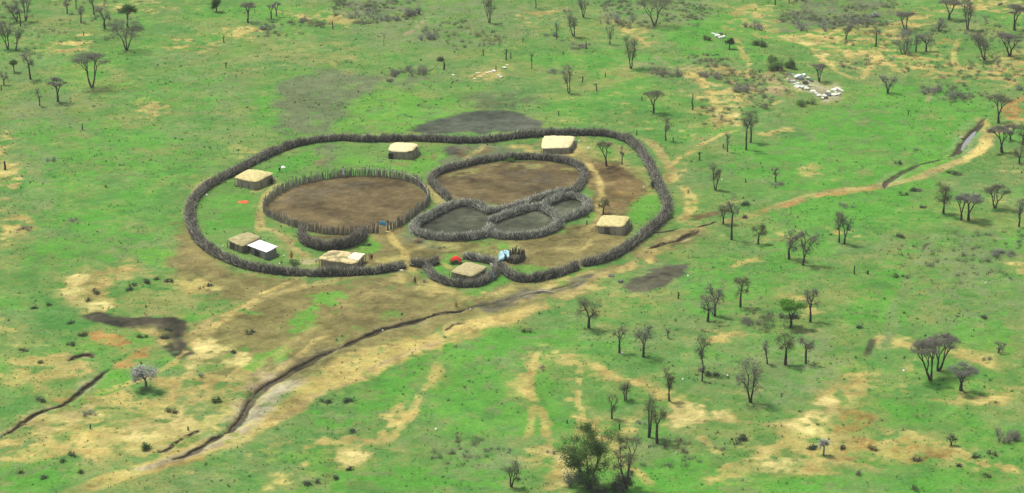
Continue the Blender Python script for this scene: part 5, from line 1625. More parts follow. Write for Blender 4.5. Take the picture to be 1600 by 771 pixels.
def tree(label, u, v, hpx, wpx, style, fol, seed, lean=0.0, stems=1, name=None, cat='tree', group='savanna trees', fork=None, thick=1.0, dens=1.0):
    x, y = gp(u, v)
    h, w_ = hm(hpx, v), wm(wpx, v)
    rg = np.random.default_rng(seed)
    root = empty(name or 'savanna_tree', (x, y, ground_z(x, y) - .02))
    tag(root, label, cat, group)
    n = int(np.clip(46 * w_ ** 1.15, 44, 420) * dens)
    if style == 'umbrella' and fol in ('bare', 'grey'):
        n = int(n * 1.3)
    if style == 'fork':
        n = int(np.clip(8 * w_, 8, 20))
    tips = crown_tips(rg, h, w_, style, n)
    tips[:, 0] += lean * h * (tips[:, 2] / h)
    fk = fork if fork is not None else {'umbrella': .24, 'round': .32, 'tall': .5, 'vase': .2, 'broom': .45, 'bush': .05, 'fork': .42}.get(style, .3)
    rt = .0125
    segs = []
    if stems > 1:
        c = tips.mean(axis=0)
        ang = np.arctan2(tips[:, 1] - c[1], tips[:, 0] - c[0] + 1e-9)
        order = np.argsort(tips[:, 0] + .4 * tips[:, 1])
        parts = np.array_split(order, stems)
        for k, pt in enumerate(parts):
            g = tips[pt]
            cg = g.mean(axis=0)
            b0 = np.array([(k - (stems - 1) / 2) * .16, rg.normal(0, .08), -.15])
            q = np.array([b0[0] + (cg[0] - b0[0]) * .35 + rg.normal(0, .08), b0[1] + (cg[1] - b0[1]) * .35, h * fk * rg.uniform(.9, 1.15)])
            mid = (b0 + q) / 2 + np.array([rg.normal(0, .06), rg.normal(0, .06), 0])
            r = rt * len(g) ** .5 * thick
            segs.append((b0, mid, r * 1.3, r * 1.05, 9999))
            segs.append((mid, q, r * 1.05, r, 9999))
            grow(rg, q, g, segs, h, rt)
    else:
        b0 = np.array([0, 0, -.15])
        q = np.array([lean * h * fk + rg.normal(0, .03) * h * .3, rg.normal(0, .03) * h * .3, h * fk])
        mid = (b0 + q) / 2 + np.array([rg.normal(0, .05), rg.normal(0, .05), 0])
        r = rt * len(tips) ** .5 * thick * 1.05
        segs.append((b0, mid, r * 1.45, r * 1.12, 9999))
        segs.append((mid, q, r * 1.12, r, 9999))
        grow(rg, q, tips, segs, h, rt)
    P0 = np.array([s[0] for s in segs])
    P1 = np.array([s[1] for s in segs])
    R0 = np.array([s[2] for s in segs])
    R1 = np.array([s[3] for s in segs])
    N = np.array([s[4] for s in segs])
    lim = max(5, n * .035) if style != 'fork' else 0
    big = N > lim
    bark = M['bark'] if fol not in ('pale',) else M['bark_grey']
    V, fs, _ = prisms(P0[big], P1[big], R0[big] * (thick if style == 'fork' else 1), R1[big], 6, seed)
    mesh_np('trunk', V, fs, bark, root, smooth=True)
    if style == 'fork':
        return root
    tm, lm = FOL[fol]
    s0, s1 = ~big, None
    a0, a1, r0, r1 = P0[s0], P1[s0], R0[s0], R1[s0]
    # spiny side twigs
    term = np.where(N[s0] <= 2)[0]
    rep = np.repeat(term, 5 if lm is None else 3)
    t = rg.uniform(.25, 1.0, len(rep))[:, None]
    st = a0[rep] + (a1[rep] - a0[rep]) * t
    dr = (a1[rep] - a0[rep])
    ln = np.linalg.norm(dr, axis=1, keepdims=True)
    dr = dr / np.maximum(ln, 1e-6) + rg.normal(0, .75, (len(rep), 3))
    if style == 'umbrella':
        dr[:, 2] *= .5
    dr /= np.linalg.norm(dr, axis=1, keepdims=True)
    tl = np.clip(w_ * .085, .22, .55) * rg.uniform(.5, 1.2, len(rep))[:, None]
    en = st + dr * tl
    tw0, tw1 = np.full(len(rep), .011), np.full(len(rep), .005)
    A0 = np.concatenate([a0, st])
    A1 = np.concatenate([a1, en])
    V, fs, r = prisms(A0, A1, np.concatenate([r0, tw0]), np.concatenate([r1, tw1]), 3, seed, rg.random(len(A0)))
    if lm:
        cr = mesh_np('crown', np.zeros((0, 3)), [], None, root) if False else None
        k = LEAFN[fol]
        base = np.concatenate([a1[term], en])
        pts = base[rg.random(len(base)) < .55] if k == 1 else np.repeat(base, max(1, k // 2), axis=0)
        pts = pts + rg.normal(0, .13 + .012 * w_, pts.shape)
        LV, LF, LR = leaves(rg, pts, .115 if fol not in ('gg', 'olive') else .08)
        o = mesh_np('crown', LV, LF, M[lm], root, rnd=LR)
        o2 = mesh_np('twigs', V, fs, M[tm], root, rnd=r)
    else:
        o = mesh_np('crown', V, fs, M[tm], root, rnd=r)
    return root


TREES = [
    # x, y, height px, crown px, style, foliage, stems, lean, label
    (27, 35, 34, 30, 'vase', 'bare', 2, -.25, 'leaning bare tree, left of three standing together in the top left corner'),
    (32, 42, 28, 14, 'tall', 'bare', 1, .0, 'short thin tree, lowest of three standing together in the top left corner'),
    (40, 34, 38, 24, 'vase', 'grey', 2, .1, 'grey crowned tree, right of three standing together in the top left corner'),
    (13, 77, 42, 34, 'vase', 'bare', 2, -.1, 'dark forked bare tree at the left edge below the top corner trio'),
    (25, 79, 34, 20, 'vase', 'bare', 1, .12, 'slim leaning tree just right of the dark forked one at the left edge'),
    (105, 22, 22, 16, 'tall', 'grey', 1, 0, 'small grey tree near the top edge, right of the corner trio'),
    (119, 15, 26, 10, 'tall', 'bare', 1, 0, 'thin straight tree cut by the top edge, left of the fork by the sandy patch'),
    (127, 37, 24, 14, 'tall', 'bare', 1, 0, 'small slim tree between the top edge and the big flat crowned tree'),
    (147, 23, 34, 18, 'tall', 'bare', 1, -.1, 'bare tree leaning left at the top edge beside the sandy patch'),
    (164, 46, 38, 26, 'round', 'grey', 1, -.08, 'grey feathery tree just left of the dark rounded tree'),
    (200, 44, 34, 30, 'umbrella', 'green', 1, 0, 'green flat topped tree behind the dark rounded one in the upper left'),
    (198, 80, 50, 54, 'round', 'bare', 3, 0, 'large dark rounded bare tree in the upper left with fanning stems'),
    (144, 137, 54, 62, 'umbrella', 'bare', 2, 0, 'biggest umbrella shaped bare tree in the upper left'),
    (91, 160, 38, 30, 'umbrella', 'bare', 1, -.04, 'small umbrella shaped bare tree lowest in the upper left'),
    (48, 125, 42, 26, 'tall', 'bare', 1, -.08, 'thin tall bare tree between the left edge and the biggest umbrella tree'),
    (22, 114, 18, 13, 'umbrella', 'green', 1, 0, 'tiny green capped tree near the left edge'),
    (6, 134, 22, 16, 'round', 'bare', 1, 0, 'small dark tree on the left edge below the tiny green capped one'),
    (62, 166, 26, 12, 'tall', 'grey', 1, 0, 'pale thin sapling left of the small umbrella tree'),
    (338, 19, 20, 15, 'round', 'green', 1, 0, 'small dark green topped tree near the top edge, left of centre'),
    (388, 36, 32, 26, 'umbrella', 'bare', 1, 0, 'bare flat topped tree near the top edge, right of the small green topped one'),
    (424, 30, 24, 14, 'umbrella', 'grey', 1, 0, 'blue grey tree, left of the close pair near the top'),
    (432, 26, 24, 14, 'umbrella', 'grey', 1, 0, 'blue grey tree, right of the close pair near the top'),
    (600, 72, 25, 18, 'fork', 'bare', 1, 0, 'small black Y shaped bare tree near the top middle'),
    (765, 36, 40, 24, 'vase', 'gg', 3, 0, 'three stemmed dark tree with faint green top at the upper edge'),
    (837, 13, 24, 10, 'tall', 'bare', 1, 0, 'thin bare tree cut by the top edge, right of the three stemmed tree'),
    (912, 27, 34, 20, 'vase', 'bare', 2, 0, 'twisted dark tree at the top edge above the leaning pair of stems'),
    (897, 57, 40, 26, 'vase', 'bare', 2, -.2, 'bare tree of two stems leaning left, below the twisted tree'),
    (870, 62, 28, 9, 'tall', 'grey', 1, 0, 'faint thin sapling left of the bare tree with two leaning stems'),
    (953, 70, 27, 16, 'vase', 'bare', 1, 0, 'small Y shaped tree right of the bare tree with two leaning stems'),
    (1023, 40, 44, 60, 'umbrella', 'gg', 2, 0, 'wide thin green tree at the top edge with a V shaped trunk'),
    (986, 108, 46, 32, 'vase', 'gg', 2, 0, 'tall V shaped tree with olive top in the upper middle'),
    (831, 108, 27, 8, 'broom', 'bare', 1, 0, 'slim dead tree with short upright twigs above the dung patch'),
    (889, 146, 44, 24, 'vase', 'bare', 2, -.05, 'dark twin stemmed bare tree right of the slim dead one'),
    (1021, 177, 36, 32, 'umbrella', 'gg', 1, 0, 'sparse flat topped tree between the dung patch and the sandy scrub'),
    (1140, 77, 16, 14, 'round', 'dark', 1, 0, 'small dark bush tree below the little cluster of pale boulders'),
    (1211, 9, 20, 12, 'tall', 'bare', 1, 0, 'bare tree cut by the top edge, left of a near pair'),
    (1233, 6, 18, 10, 'tall', 'bare', 1, 0, 'bare tree cut by the top edge, right of a near pair'),
    (1321, 63, 22, 16, 'vase', 'bare', 2, 0, 'small bare tree on the sandy ground in the upper right'),
    (1368, 74, 32, 18, 'tall', 'bare', 1, 0, 'slim bare tree right of the small one on the sandy ground'),
    (1415, 46, 28, 32, 'umbrella', 'bare', 2, 0, 'brown flat topped tree with two stems above the grey bushy ones'),
    (1483, 31, 32, 34, 'umbrella', 'bare', 1, 0, 'dark bare tree near the top edge beside the tall twisted one'),
    (1512, 47, 50, 34, 'vase', 'bare', 2, 0, 'tall twisted tree with paired stems near the upper right'),
    (1585, 48, 40, 38, 'umbrella', 'bare', 1, 0, 'dense dark umbrella tree at the right edge near the top'),
    (1468, 49, 20, 24, 'bush', 'grey', 3, 0, 'pale grey rounded bush tree left of the tall twisted one'),
    (1413, 85, 38, 34, 'bush', 'grey', 4, 0, 'big grey bushy tree, left of the trio on the sandy rise'),
    (1431, 82, 32, 20, 'round', 'grey', 1, 0, 'grey tree, middle of the trio on the sandy rise'),
    (1447, 81, 28, 28, 'round', 'grey', 1, .05, 'grey blue tree, right of the trio on the sandy rise'),
    (1539, 94, 42, 36, 'vase', 'bare', 2, -.3, 'bare tree leaning left above the sandy ground at upper right'),
    (1578, 88, 36, 44, 'umbrella', 'bare', 2, -.1, 'grey umbrella tree at the right, below the dense dark one'),
    (1280, 128, 28, 26, 'umbrella', 'bare', 2, -.05, 'dark bare tree growing out of the white boulder heap'),
    (1387, 146, 30, 28, 'round', 'grey', 2, 0, 'dark bushy tree alone on bright grass right of the boulder heap'),
    (1560, 192, 46, 40, 'umbrella', 'gg', 1, 0, 'green tinged flat tree beside the orange soil at the right edge'),
    (1040, 219, 38, 20, 'vase', 'bare', 1, 0, 'thin bare tree just outside the upper right of the thorn fence'),
    (1137, 238, 30, 11, 'broom', 'bare', 1, 0, 'black broom shaped dead tree right of the thin path'),
    (1166, 235, 60, 22, 'tall', 'gg', 1, .02, 'tall straight trunked tree, left of a pair above the bright grass'),
    (1173, 222, 50, 22, 'tall', 'gg', 1, 0, 'tall straight trunked tree, right of a pair above the bright grass'),
    (1118, 297, 42, 26, 'vase', 'gg', 2, -.08, 'forked tree with a green top right of the homestead'),
    (1212, 286, 24, 14, 'tall', 'bare', 1, -.06, 'small bare tree by a low bush on the bright grass'),
    (1143, 375, 74, 24, 'tall', 'bare', 1, 0, 'very tall thin trunked tree right of the thorn fence'),
    (1130, 350, 32, 22, 'round', 'olive', 1, 0, 'olive tree just behind the very tall thin one'),
    (1185, 382, 32, 24, 'round', 'olive', 1, 0, 'olive topped tree just right of the very tall thin one'),
    (1566, 239, 42, 40, 'umbrella', 'bare', 1, -.12, 'leaning bare tree beside the track near the right edge'),
    (1579, 220, 26, 24, 'umbrella', 'bare', 1, -.08, 'small dark tree between the leaning one and the right edge'),
    (1598, 226, 40, 22, 'round', 'gg', 1, 0, 'green tinged tree cut by the right edge near the stream'),
    (1593, 255, 28, 20, 'round', 'gg', 1, -.05, 'small thin green tree near the right edge below the leaning one'),
    (1474, 335, 46, 36, 'vase', 'olive', 1, 0, 'olive crowned tree with twin limbs, left in the right hand row'),
    (1502, 345, 40, 26, 'umbrella', 'bare', 1, -.06, 'bare tree close left of the grey crowned one in the right hand row'),
    (1513, 345, 42, 44, 'umbrella', 'grey', 1, 0, 'grey crowned straight tree in the right hand row'),
    (1555, 326, 36, 44, 'umbrella', 'gg', 2, 0, 'low spreading dark tree with a wide fork in the right hand row'),
    (1592, 355, 44, 26, 'vase', 'bare', 1, .08, 'bare tree at the right edge below the wide forked one'),
    (1233, 406, 46, 34, 'round', 'bare', 1, -.04, 'bare tree, left of the close pair right of the homestead'),
    (1254, 415, 54, 38, 'vase', 'bare', 1, .14, 'bare tree leaning right, right of the close pair right of the homestead'),
    (1311, 380, 46, 24, 'vase', 'gg', 1, -.02, 'dark tree with faint green, left of the pair by the right hand sandy spot'),
    (1319, 382, 48, 26, 'vase', 'bare', 1, .05, 'bare tree, right of the pair by the right hand sandy spot'),
    (1235, 511, 44, 40, 'umbrella', 'bright', 1, .06, 'bright green umbrella tree on the right'),
    (1266, 503, 52, 32, 'round', 'bare', 1, .0, 'dark bare tree on a sandy spot right of the bright green umbrella tree'),
    (1157, 480, 46, 28, 'tall', 'olive', 1, 0, 'brownish crowned tree with tufted trunk left of the bright green tree'),
    (1106, 503, 42, 32, 'round', 'bare', 1, 0, 'bare tree, front one of a pair left of the brownish crowned tree'),
    (1117, 494, 50, 34, 'round', 'bare', 1, .0, 'bare tree, rear one of a pair left of the brownish crowned tree'),
    (1099, 582, 56, 32, 'vase', 'gg', 1, -.05, 'slim tree with faint green crown above the lower right dark sapling'),
    (1097, 595, 28, 14, 'tall', 'bare', 1, 0, 'small dark sapling in front of the slim tree with faint green crown'),
    (1199, 569, 38, 18, 'vase', 'bare', 1, -.1, 'leaning forked bare tree, left of three in a row at lower right'),
    (1227, 570, 52, 30, 'tall', 'olive', 1, 0, 'dark trunked olive tree, middle of three in a row at lower right'),
    (1259, 569, 44, 28, 'tall', 'bare', 1, 0, 'bare tree with a pale trunk foot, right of three in a row at lower right'),
    (920, 513, 50, 40, 'round', 'gg', 1, 0, 'full round tree with faint green haze below the dark earth patch'),
    (968, 552, 42, 24, 'tall', 'bare', 1, 0, 'thin bare tree between two round crowned trees at lower centre'),
    (1005, 558, 50, 36, 'round', 'bare', 1, .04, 'round crowned bare tree right of the thin one at lower centre'),
    (1043, 529, 16, 8, 'broom', 'bare', 1, 0, 'small dead stub tree right of the round crowned bare tree'),
    (978, 625, 32, 26, 'vase', 'gg', 2, 0, 'low dark many stemmed tree left of the shaded sandy path'),
    (1046, 627, 56, 26, 'vase', 'olive', 1, 0, 'upright olive topped tree standing by the sandy path at lower centre'),
    (956, 654, 38, 20, 'round', 'gg', 1, -.03, 'thin sparse tree below the low many stemmed one'),
    (1014, 683, 76, 26, 'tall', 'gg', 2, 0, 'tallest twin trunked tree in the lower middle'),
    (1027, 693, 60, 26, 'tall', 'olive', 1, 0, 'slender tree close right of the tallest twin trunked one'),
    (1173, 629, 66, 48, 'round', 'bare', 2, -.04, 'wide grey brown rounded tree at lower right'),
    (1454, 595, 64, 60, 'umbrella', 'bare', 2, -.05, 'broad bare tree, front one of the big pair at lower right'),
    (1466, 581, 58, 54, 'umbrella', 'bare', 2, .12, 'broad bare tree, rear one of the big pair at lower right'),
    (1502, 612, 42, 50, 'umbrella', 'grey', 1, -.02, 'grey low spreading tree right of the big bare pair'),
    (1287, 712, 26, 16, 'tall', 'pale', 1, 0, 'little pale topped tree on orange soil near the bottom right'),
    (1486, 698, 18, 16, 'round', 'gg', 1, 0, 'tiny green bush tree near the bottom right'),
    (1560, 553, 20, 20, 'round', 'bare', 1, .1, 'small bare bush tree near the right edge above the sandy streak'),
    (799, 761, 40, 32, 'layer', 'gg', 2, 0, 'sparse green tree at the bottom edge left of the big leafy one'),
    (922, 764, 102, 98, 'layer', 'green', 3, -.02, 'biggest leafy green tree at the bottom edge'),
    (978, 763, 86, 54, 'layer', 'olive', 2, 0, 'thinner leafy tree right of the biggest one at the bottom edge'),
    (228, 608, 40, 42, 'round', 'pale', 1, 0, 'pale grey white crowned tree alone at the lower left'),
    (948, 260, 42, 28, 'umbrella', 'gg', 1, -.1, 'leafy tree with bare trunk inside the fence right of the large cream roof'),
    (972, 258, 28, 10, 'broom', 'bare', 1, -.03, 'thin bare tree inside the fence right of the leafy one'),
    (943, 335, 26, 20, 'round', 'olive', 1, 0, 'small sparse tree behind the pale hut in the right hand yard'),
]
for k, (u, v, hp, wp, st, fo, sm, ln, lb) in enumerate(TREES):
    kw = {}
    if hp >= 84:
        kw['dens'] = 1.1 if hp > 90 else .9
        kw['fork'] = .2
    if 'dark trunked' in lb or 'twin trunked' in lb:
        kw['thick'] = 1.25
    tree(lb, u, v, hp, wp, st, fo, 1000 + k * 7, lean=ln, stems=sm, **kw)

BUSHES = [
    (648, 24, 22, 28, 'grey', 'round blue grey bush near the top edge left of the three stemmed tree'),
    (652, 115, 20, 46, 'bare', 'large brown thicket above the grassy strip, upper middle'),
    (622, 117, 15, 34, 'bare', 'pale brown thicket left of the large brown one'),
    (612, 128, 8, 20, 'bare', 'low flat brown bush below the two brown thickets'),
    (1216, 108, 30, 34, 'bright', 'large bright green bush left of the boulder heap'),
    (1236, 107, 22, 20, 'green', 'dark green bush at the right side of the large bright green one'),
    (1205, 96, 18, 20, 'bright', 'bright green bush at the upper left of the large bright one'),
    (1261, 164, 15, 26, 'bright', 'bright green bush below the boulder heap'),
    (1189, 72, 16, 20, 'green', 'green bush above the bright bushes near the upper right'),
    (1105, 62, 12, 16, 'bright', 'small bright bush left of the little pale boulder cluster'),
    (1368, 28, 10, 18, 'pale', 'small pale bush in the grey scrub near the top right'),
    (992, 229, 20, 16, 'dark', 'dark green bush growing in the top right bend of the thorn fence'),
    (978, 216, 12, 20, 'green', 'green bush behind the top right bend of the thorn fence'),
    (1022, 292, 18, 15, 'dark', 'very dark bush in the right hand side of the thorn fence'),
    (1036, 316, 17, 16, 'dark', 'dark bush in the right side of the thorn fence, below the very dark one'),
    (1048, 340, 14, 22, 'bright', 'bright green bush at the lower right bend of the thorn fence'),
    (796, 252, 8, 12, 'bright', 'small bright bush on the back fence of the upper kraal'),
    (713, 413, 11, 15, 'green', 'low green bush under the red cloth'),
    (664, 441, 7, 13, 'bare', 'brown bush outside the main gateway beside the walking person'),
    (690, 388, 7, 13, 'grey', 'small grey bush above the short stub of fence'),
    (574, 383, 6, 10, 'dark', 'small dark bush right of the calf pen'),
    (460, 413, 8, 24, 'green', 'green bush grown into the fence below the person in orange'),
    (230, 442, 10, 14, 'dark', 'dark round bush on the pale ground left of the homestead, larger of two'),
    (264, 440, 9, 12, 'dark', 'dark round bush on the pale ground left of the homestead, nearer the fence'),
    (245, 436, 6, 10, 'green', 'faint green bush between the two dark round ones'),
    (199, 452, 7, 14, 'dark', 'dark low bush above the dark earth scar, in front of its twin'),
    (207, 447, 7, 10, 'dark', 'dark low bush behind the twin one above the dark earth scar'),
    (153, 457, 7, 18, 'dark', 'flat dark bush on the sandy patch left of the homestead'),
    (134, 470, 6, 13, 'dark', 'grey green bush at the lower edge of the sandy patch'),
    (77, 476, 7, 10, 'green', 'small bush on green grass left of the sandy patch'),
    (55, 482, 7, 9, 'dark', 'dark bush in the left grass, left of the small one by the sandy patch'),
    (110, 504, 6, 10, 'dark', 'small dark bush just left of the tip of the dark earth scar'),
    (128, 524, 8, 22, 'green', 'leafy bush under the tip of the dark earth scar'),
    (222, 526, 7, 16, 'green', 'green bush in the hook of the dark earth scar'),
    (262, 515, 6, 12, 'dark', 'dark clump on the upper part of the earth scar'),
    (260, 527, 7, 14, 'dark', 'dark clump on the middle of the earth scar'),
    (36, 549, 7, 13, 'dark', 'flat dark bush near the left edge above the pale grass'),
    (110, 540, 8, 12, 'green', 'rounded bush left of the orange soil streak'),
    (60, 567, 6, 11, 'green', 'small green bush left of the small eroded hollow'),
    (393, 520, 8, 14, 'dark', 'dark green bush on bare brown ground below the homestead'),
    (316, 451, 7, 10, 'bare', 'brown bush left of two on the pale earth near the fence'),
    (328, 447, 7, 8, 'dark', 'dark bush right of two on the pale earth near the fence'),
    (365, 550, 7, 8, 'dark', 'small dark bush on the sand above the long channel'),
    (312, 588, 12, 12, 'grey', 'grey bush at the edge of sand right of the pale crowned tree'),
    (338, 628, 12, 16, 'green', 'green bush on the sand right of the pale crowned tree'),
    (268, 645, 8, 24, 'olive', 'wide olive bush on the sand below the pale crowned tree'),
    (232, 702, 18, 18, 'green', 'dark leafed upright bush beside the pale track at lower left'),
    (114, 712, 10, 11, 'dark', 'round dark bush on green grass at lower left'),
    (63, 626, 8, 20, 'dark', 'dark bush left of the lower left orange soil'),
    (140, 650, 12, 26, 'grey', 'grey green scrub around the tiny dead stem at lower left'),
    (98, 722, 6, 10, 'green', 'small bush left below the round dark one at lower left'),
    (129, 739, 6, 10, 'green', 'small bush right of three near the bottom left'),
    (67, 747, 7, 10, 'dark', 'dark bush left of three near the bottom left'),
    (30, 740, 6, 11, 'green', 'green bush near the bottom left corner'),
    (545, 625, 8, 26, 'dark', 'long dark green bush on the grass below the channel'),
    (508, 626, 8, 22, 'green', 'green bush left of the long dark one below the channel'),
    (552, 675, 7, 14, 'dark', 'small dark bush left of the sandy V in the lower middle'),
    (488, 758, 9, 22, 'dark', 'dark double bush near the bottom edge left of centre'),
    (526, 749, 8, 12, 'dark', 'dark bush right of the double one near the bottom edge'),
    (544, 735, 8, 9, 'dark', 'small dark bush below the sandy tongue near the bottom'),
    (676, 716, 9, 12, 'grey', 'grey green bush on the lower middle grass'),
    (790, 705, 10, 14, 'grey', 'grey bush left of the sandy clearing at the bottom'),
    (845, 578, 7, 18, 'grey', 'grey bush beside the branching trails in the lower middle'),
    (860, 708, 10, 14, 'grey', 'grey round bush on the sandy clearing left of the biggest tree'),
    (824, 520, 9, 13, 'green', 'small spiky green bush on worn ground left of the round hazy tree'),
    (1000, 660, 9, 16, 'grey', 'grey bush left of the tallest twin trunked tree'),
    (1160, 690, 11, 28, 'dark', 'wide dark bush below the wide grey brown rounded tree'),
    (1123, 703, 8, 18, 'bare', 'brown bush at the end of the trail at lower right'),
    (910, 757, 26, 50, 'dark', 'dense dark undergrowth at the foot of the biggest leafy tree'),
    (975, 757, 24, 40, 'dark', 'dark undergrowth at the foot of the thinner leafy tree'),
    (950, 768, 16, 50, 'dark', 'low dark undergrowth between the two leafy trees at the bottom'),
    (1272, 701, 11, 18, 'dark', 'dark bush left of the little pale topped tree'),
    (1313, 702, 6, 12, 'dark', 'low dark bush right of the little pale topped tree'),
    (1344, 742, 13, 16, 'bare', 'brown green bush near the bottom right sandy edge'),
    (1362, 702, 9, 14, 'olive', 'olive bush on orange soil at lower right'),
    (1435, 722, 8, 18, 'dark', 'dark bush below the orange soil streak at lower right'),
    (1566, 684, 28, 66, 'bare', 'large brown thicket near the right edge at the bottom'),
    (1526, 716, 7, 11, 'dark', 'small dark bush left of two below the large brown thicket'),
    (1550, 711, 7, 12, 'dark', 'small dark bush right of two below the large brown thicket'),
    (1542, 744, 8, 16, 'green', 'green bush near the bottom right corner'),
    (1433, 765, 8, 16, 'green', 'green bush on the bottom edge at the right'),
    (1497, 729, 5, 8, 'dark', 'tiny dark bush on grass below the orange streak'),
    (1540, 563, 8, 18, 'bare', 'brown bush on the sandy streak right of the grey low tree'),
    (1214, 292, 8, 24, 'grey', 'grey low bush at the foot of the small bare tree on bright grass'),
    (1402, 257, 7, 10, 'dark', 'dark bush on bright grass above the dry stream bed'),
    (1433, 235, 6, 12, 'grey', 'grey bush on bright grass left of the stream pool'),
    (1428, 300, 8, 16, 'dark', 'dark bush below the crossing of track and stream'),
    (1440, 298, 8, 18, 'bare', 'brown bush right of the dark one below the stream crossing'),
    (1492, 273, 8, 22, 'green', 'spiky green bush below the track at the right'),
    (1411, 304, 6, 14, 'green', 'green bush left of the dark one below the stream crossing'),
    (1168, 319, 8, 18, 'dark', 'dark green bush on bright grass right of the very tall tree top'),
    (1165, 340, 6, 9, 'dark', 'small dark bush just right of the very tall thin trunk'),
    (1323, 324, 9, 24, 'grey', 'grey green bush left of the right hand tree row'),
    (1444, 326, 6, 10, 'dark', 'small dark bush left of the olive crowned tree in the right row'),
    (1406, 370, 8, 14, 'dark', 'dark bush on the grass below the right hand tree row'),
    (1567, 398, 16, 36, 'grey', 'broad grey bush near the right edge in the middle'),
    (1407, 432, 6, 22, 'green', 'flat green bush pair on the wide grass at the right'),
    (1233, 494, 10, 30, 'dark', 'wide dark bush behind the bright green umbrella tree'),
    (1170, 505, 14, 40, 'bare', 'brown grey scrub left of the bright green umbrella tree'),
    (1342, 512, 6, 9, 'dark', 'small dark bush right of the bare tree on the sandy spot'),
    (1535, 500, 7, 14, 'dark', 'dark bush on grass above the grey low spreading tree'),
    (1100, 519, 6, 14, 'bare', 'brown clump on the sandy strip left of the three in a row'),
    (1112, 585, 8, 18, 'dark', 'dark low bush right of the slim tree with faint green crown'),
    (40, 359, 10, 28, 'bare', 'brown brush heap on the pale patch by the left edge'),
    (110, 345, 8, 20, 'grey', 'grey bush on grass right of the brown brush heap'),
    (80, 252, 8, 16, 'grey', 'grey green bush below the lone post near the left edge'),
    (545, 97, 6, 12, 'grey', 'small grey bush below the Y shaped tree at the top'),
    (690, 95, 8, 18, 'dark', 'dark bush left of the stumps in the upper middle'),
    (572, 26, 18, 60, 'grey', 'large grey thicket near the top edge, left middle'),
    (610, 33, 14, 32, 'grey', 'grey thicket right of the large one near the top edge'),
    (472, 34, 12, 18, 'grey', 'grey bush left of the large top thicket'),
    (418, 46, 12, 22, 'grey', 'grey bush below the blue grey pair near the top'),
    (668, 62, 18, 36, 'grey', 'grey tall scrub below the round blue grey bush'),
    (965, 34, 22, 64, 'grey', 'grey scrub thicket left of the wide thin green tree at the top'),
    (1275, 44, 24, 70, 'grey', 'large grey thicket in the upper right above the sandy ground'),
    (1345, 38, 18, 60, 'grey', 'grey thicket right of the large one in the upper right'),
    (1180, 45, 16, 40, 'grey', 'grey thicket left of the large one in the upper right'),
    (1050, 118, 16, 44, 'bare', 'brown grey scrub right of the tall V shaped tree'),
    (1110, 122, 14, 40, 'grey', 'grey scrub left of the sandy crossing trails'),
    (1165, 140, 14, 44, 'grey', 'grey scrub at the right of the sandy crossing trails'),
    (860, 58, 10, 24, 'grey', 'grey bush beside the faint thin sapling'),
    (904, 74, 9, 40, 'bare', 'dark low brush line below the two leaning stems'),
    (872, 114, 8, 34, 'grey', 'low grey brush behind the dark twin stemmed tree'),
    (1590, 140, 10, 18, 'grey', 'grey bush at the right edge above the orange soil'),
    (1455, 145, 14, 40, 'grey', 'grey scrub below the sandy ground at the right'),
    (1500, 150, 12, 40, 'grey', 'grey scrub right of its neighbour below the sandy ground'),
    (1565, 8, 8, 14, 'bare', 'brown round bush near the top right corner'),
]
for k, (u, v, hp, wp, fo, lb) in enumerate(BUSHES):
    x, y = gp(u, v)
    h, w_ = hm(hp, v) * .8, wm(wp, v)
    rg = np.random.default_rng(5000 + k)
    root = empty('bush', (x, y, ground_z(x, y) - .03))
    tag(root, lb, 'bush', 'bushes of the savanna')
    n = int(np.clip(30 * w_ * max(.5, h), 26, 300))
    # many short stems fanning from the base, several clumps side by side
    ncl = max(3, int(w_ * 1.6))
    cx = rg.uniform(-.42, .42, ncl) * w_
    cy = rg.uniform(-.42, .42, ncl) * w_
    ch = rg.uniform(.4, 1.0, ncl)
    ci = rg.integers(0, ncl, n)
    th = rg.random(n) * 6.28
    sp = np.sqrt(rg.random(n))
    rad = np.clip(w_ * .26, .2, 1.2) * rg.uniform(.6, 1.3, n)
    tz = h * ch[ci] * np.sqrt(np.maximum(.05, 1 - (sp * .92) ** 2)) * rg.uniform(.55, 1.05, n)
    B0 = np.stack([cx[ci] + rg.normal(0, .08, n), cy[ci] + rg.normal(0, .08, n), np.zeros(n) - .05], axis=1)
    B1 = np.stack([cx[ci] + np.cos(th) * sp * rad, cy[ci] + np.sin(th) * sp * rad, tz], axis=1)
    md = B0 + (B1 - B0) * .5 + rg.normal(0, .06, (n, 3)) + np.array([0, 0, .12]) * h
    sd = np.repeat(np.arange(n), 3)
    t = rg.uniform(.3, 1, len(sd))[:, None]
    st = md[sd] + (B1[sd] - md[sd]) * t
    en = st + rg.normal(0, .16, (len(sd), 3)) * (1 + .25 * h)
    en[:, 2] = np.maximum(en[:, 2], .03)
    tm, lm = FOL[fo]
    A0, A1 = np.concatenate([B0, md, st]), np.concatenate([md, B1, en])
    r0 = np.concatenate([np.full(n, .024), np.full(n, .017), np.full(len(sd), .012)])
    V, fs, r = prisms(A0, A1, r0, r0 * .6, 3, k, rg.random(len(A0)))
    if lm:
        mesh_np('stems', V, fs, M[tm], root, rnd=r)
        pts = np.repeat(np.concatenate([B1, en]), 1, axis=0)
        pts = pts + rg.normal(0, .12, pts.shape)
        pts[:, 2] = np.maximum(pts[:, 2], .05)
        LV, LF, LR = leaves(rg, pts, .13)
        mesh_np('foliage', LV, LF, M[lm], root, rnd=LR)
    else:
        mesh_np('foliage', V, fs, M[tm], root, rnd=r)

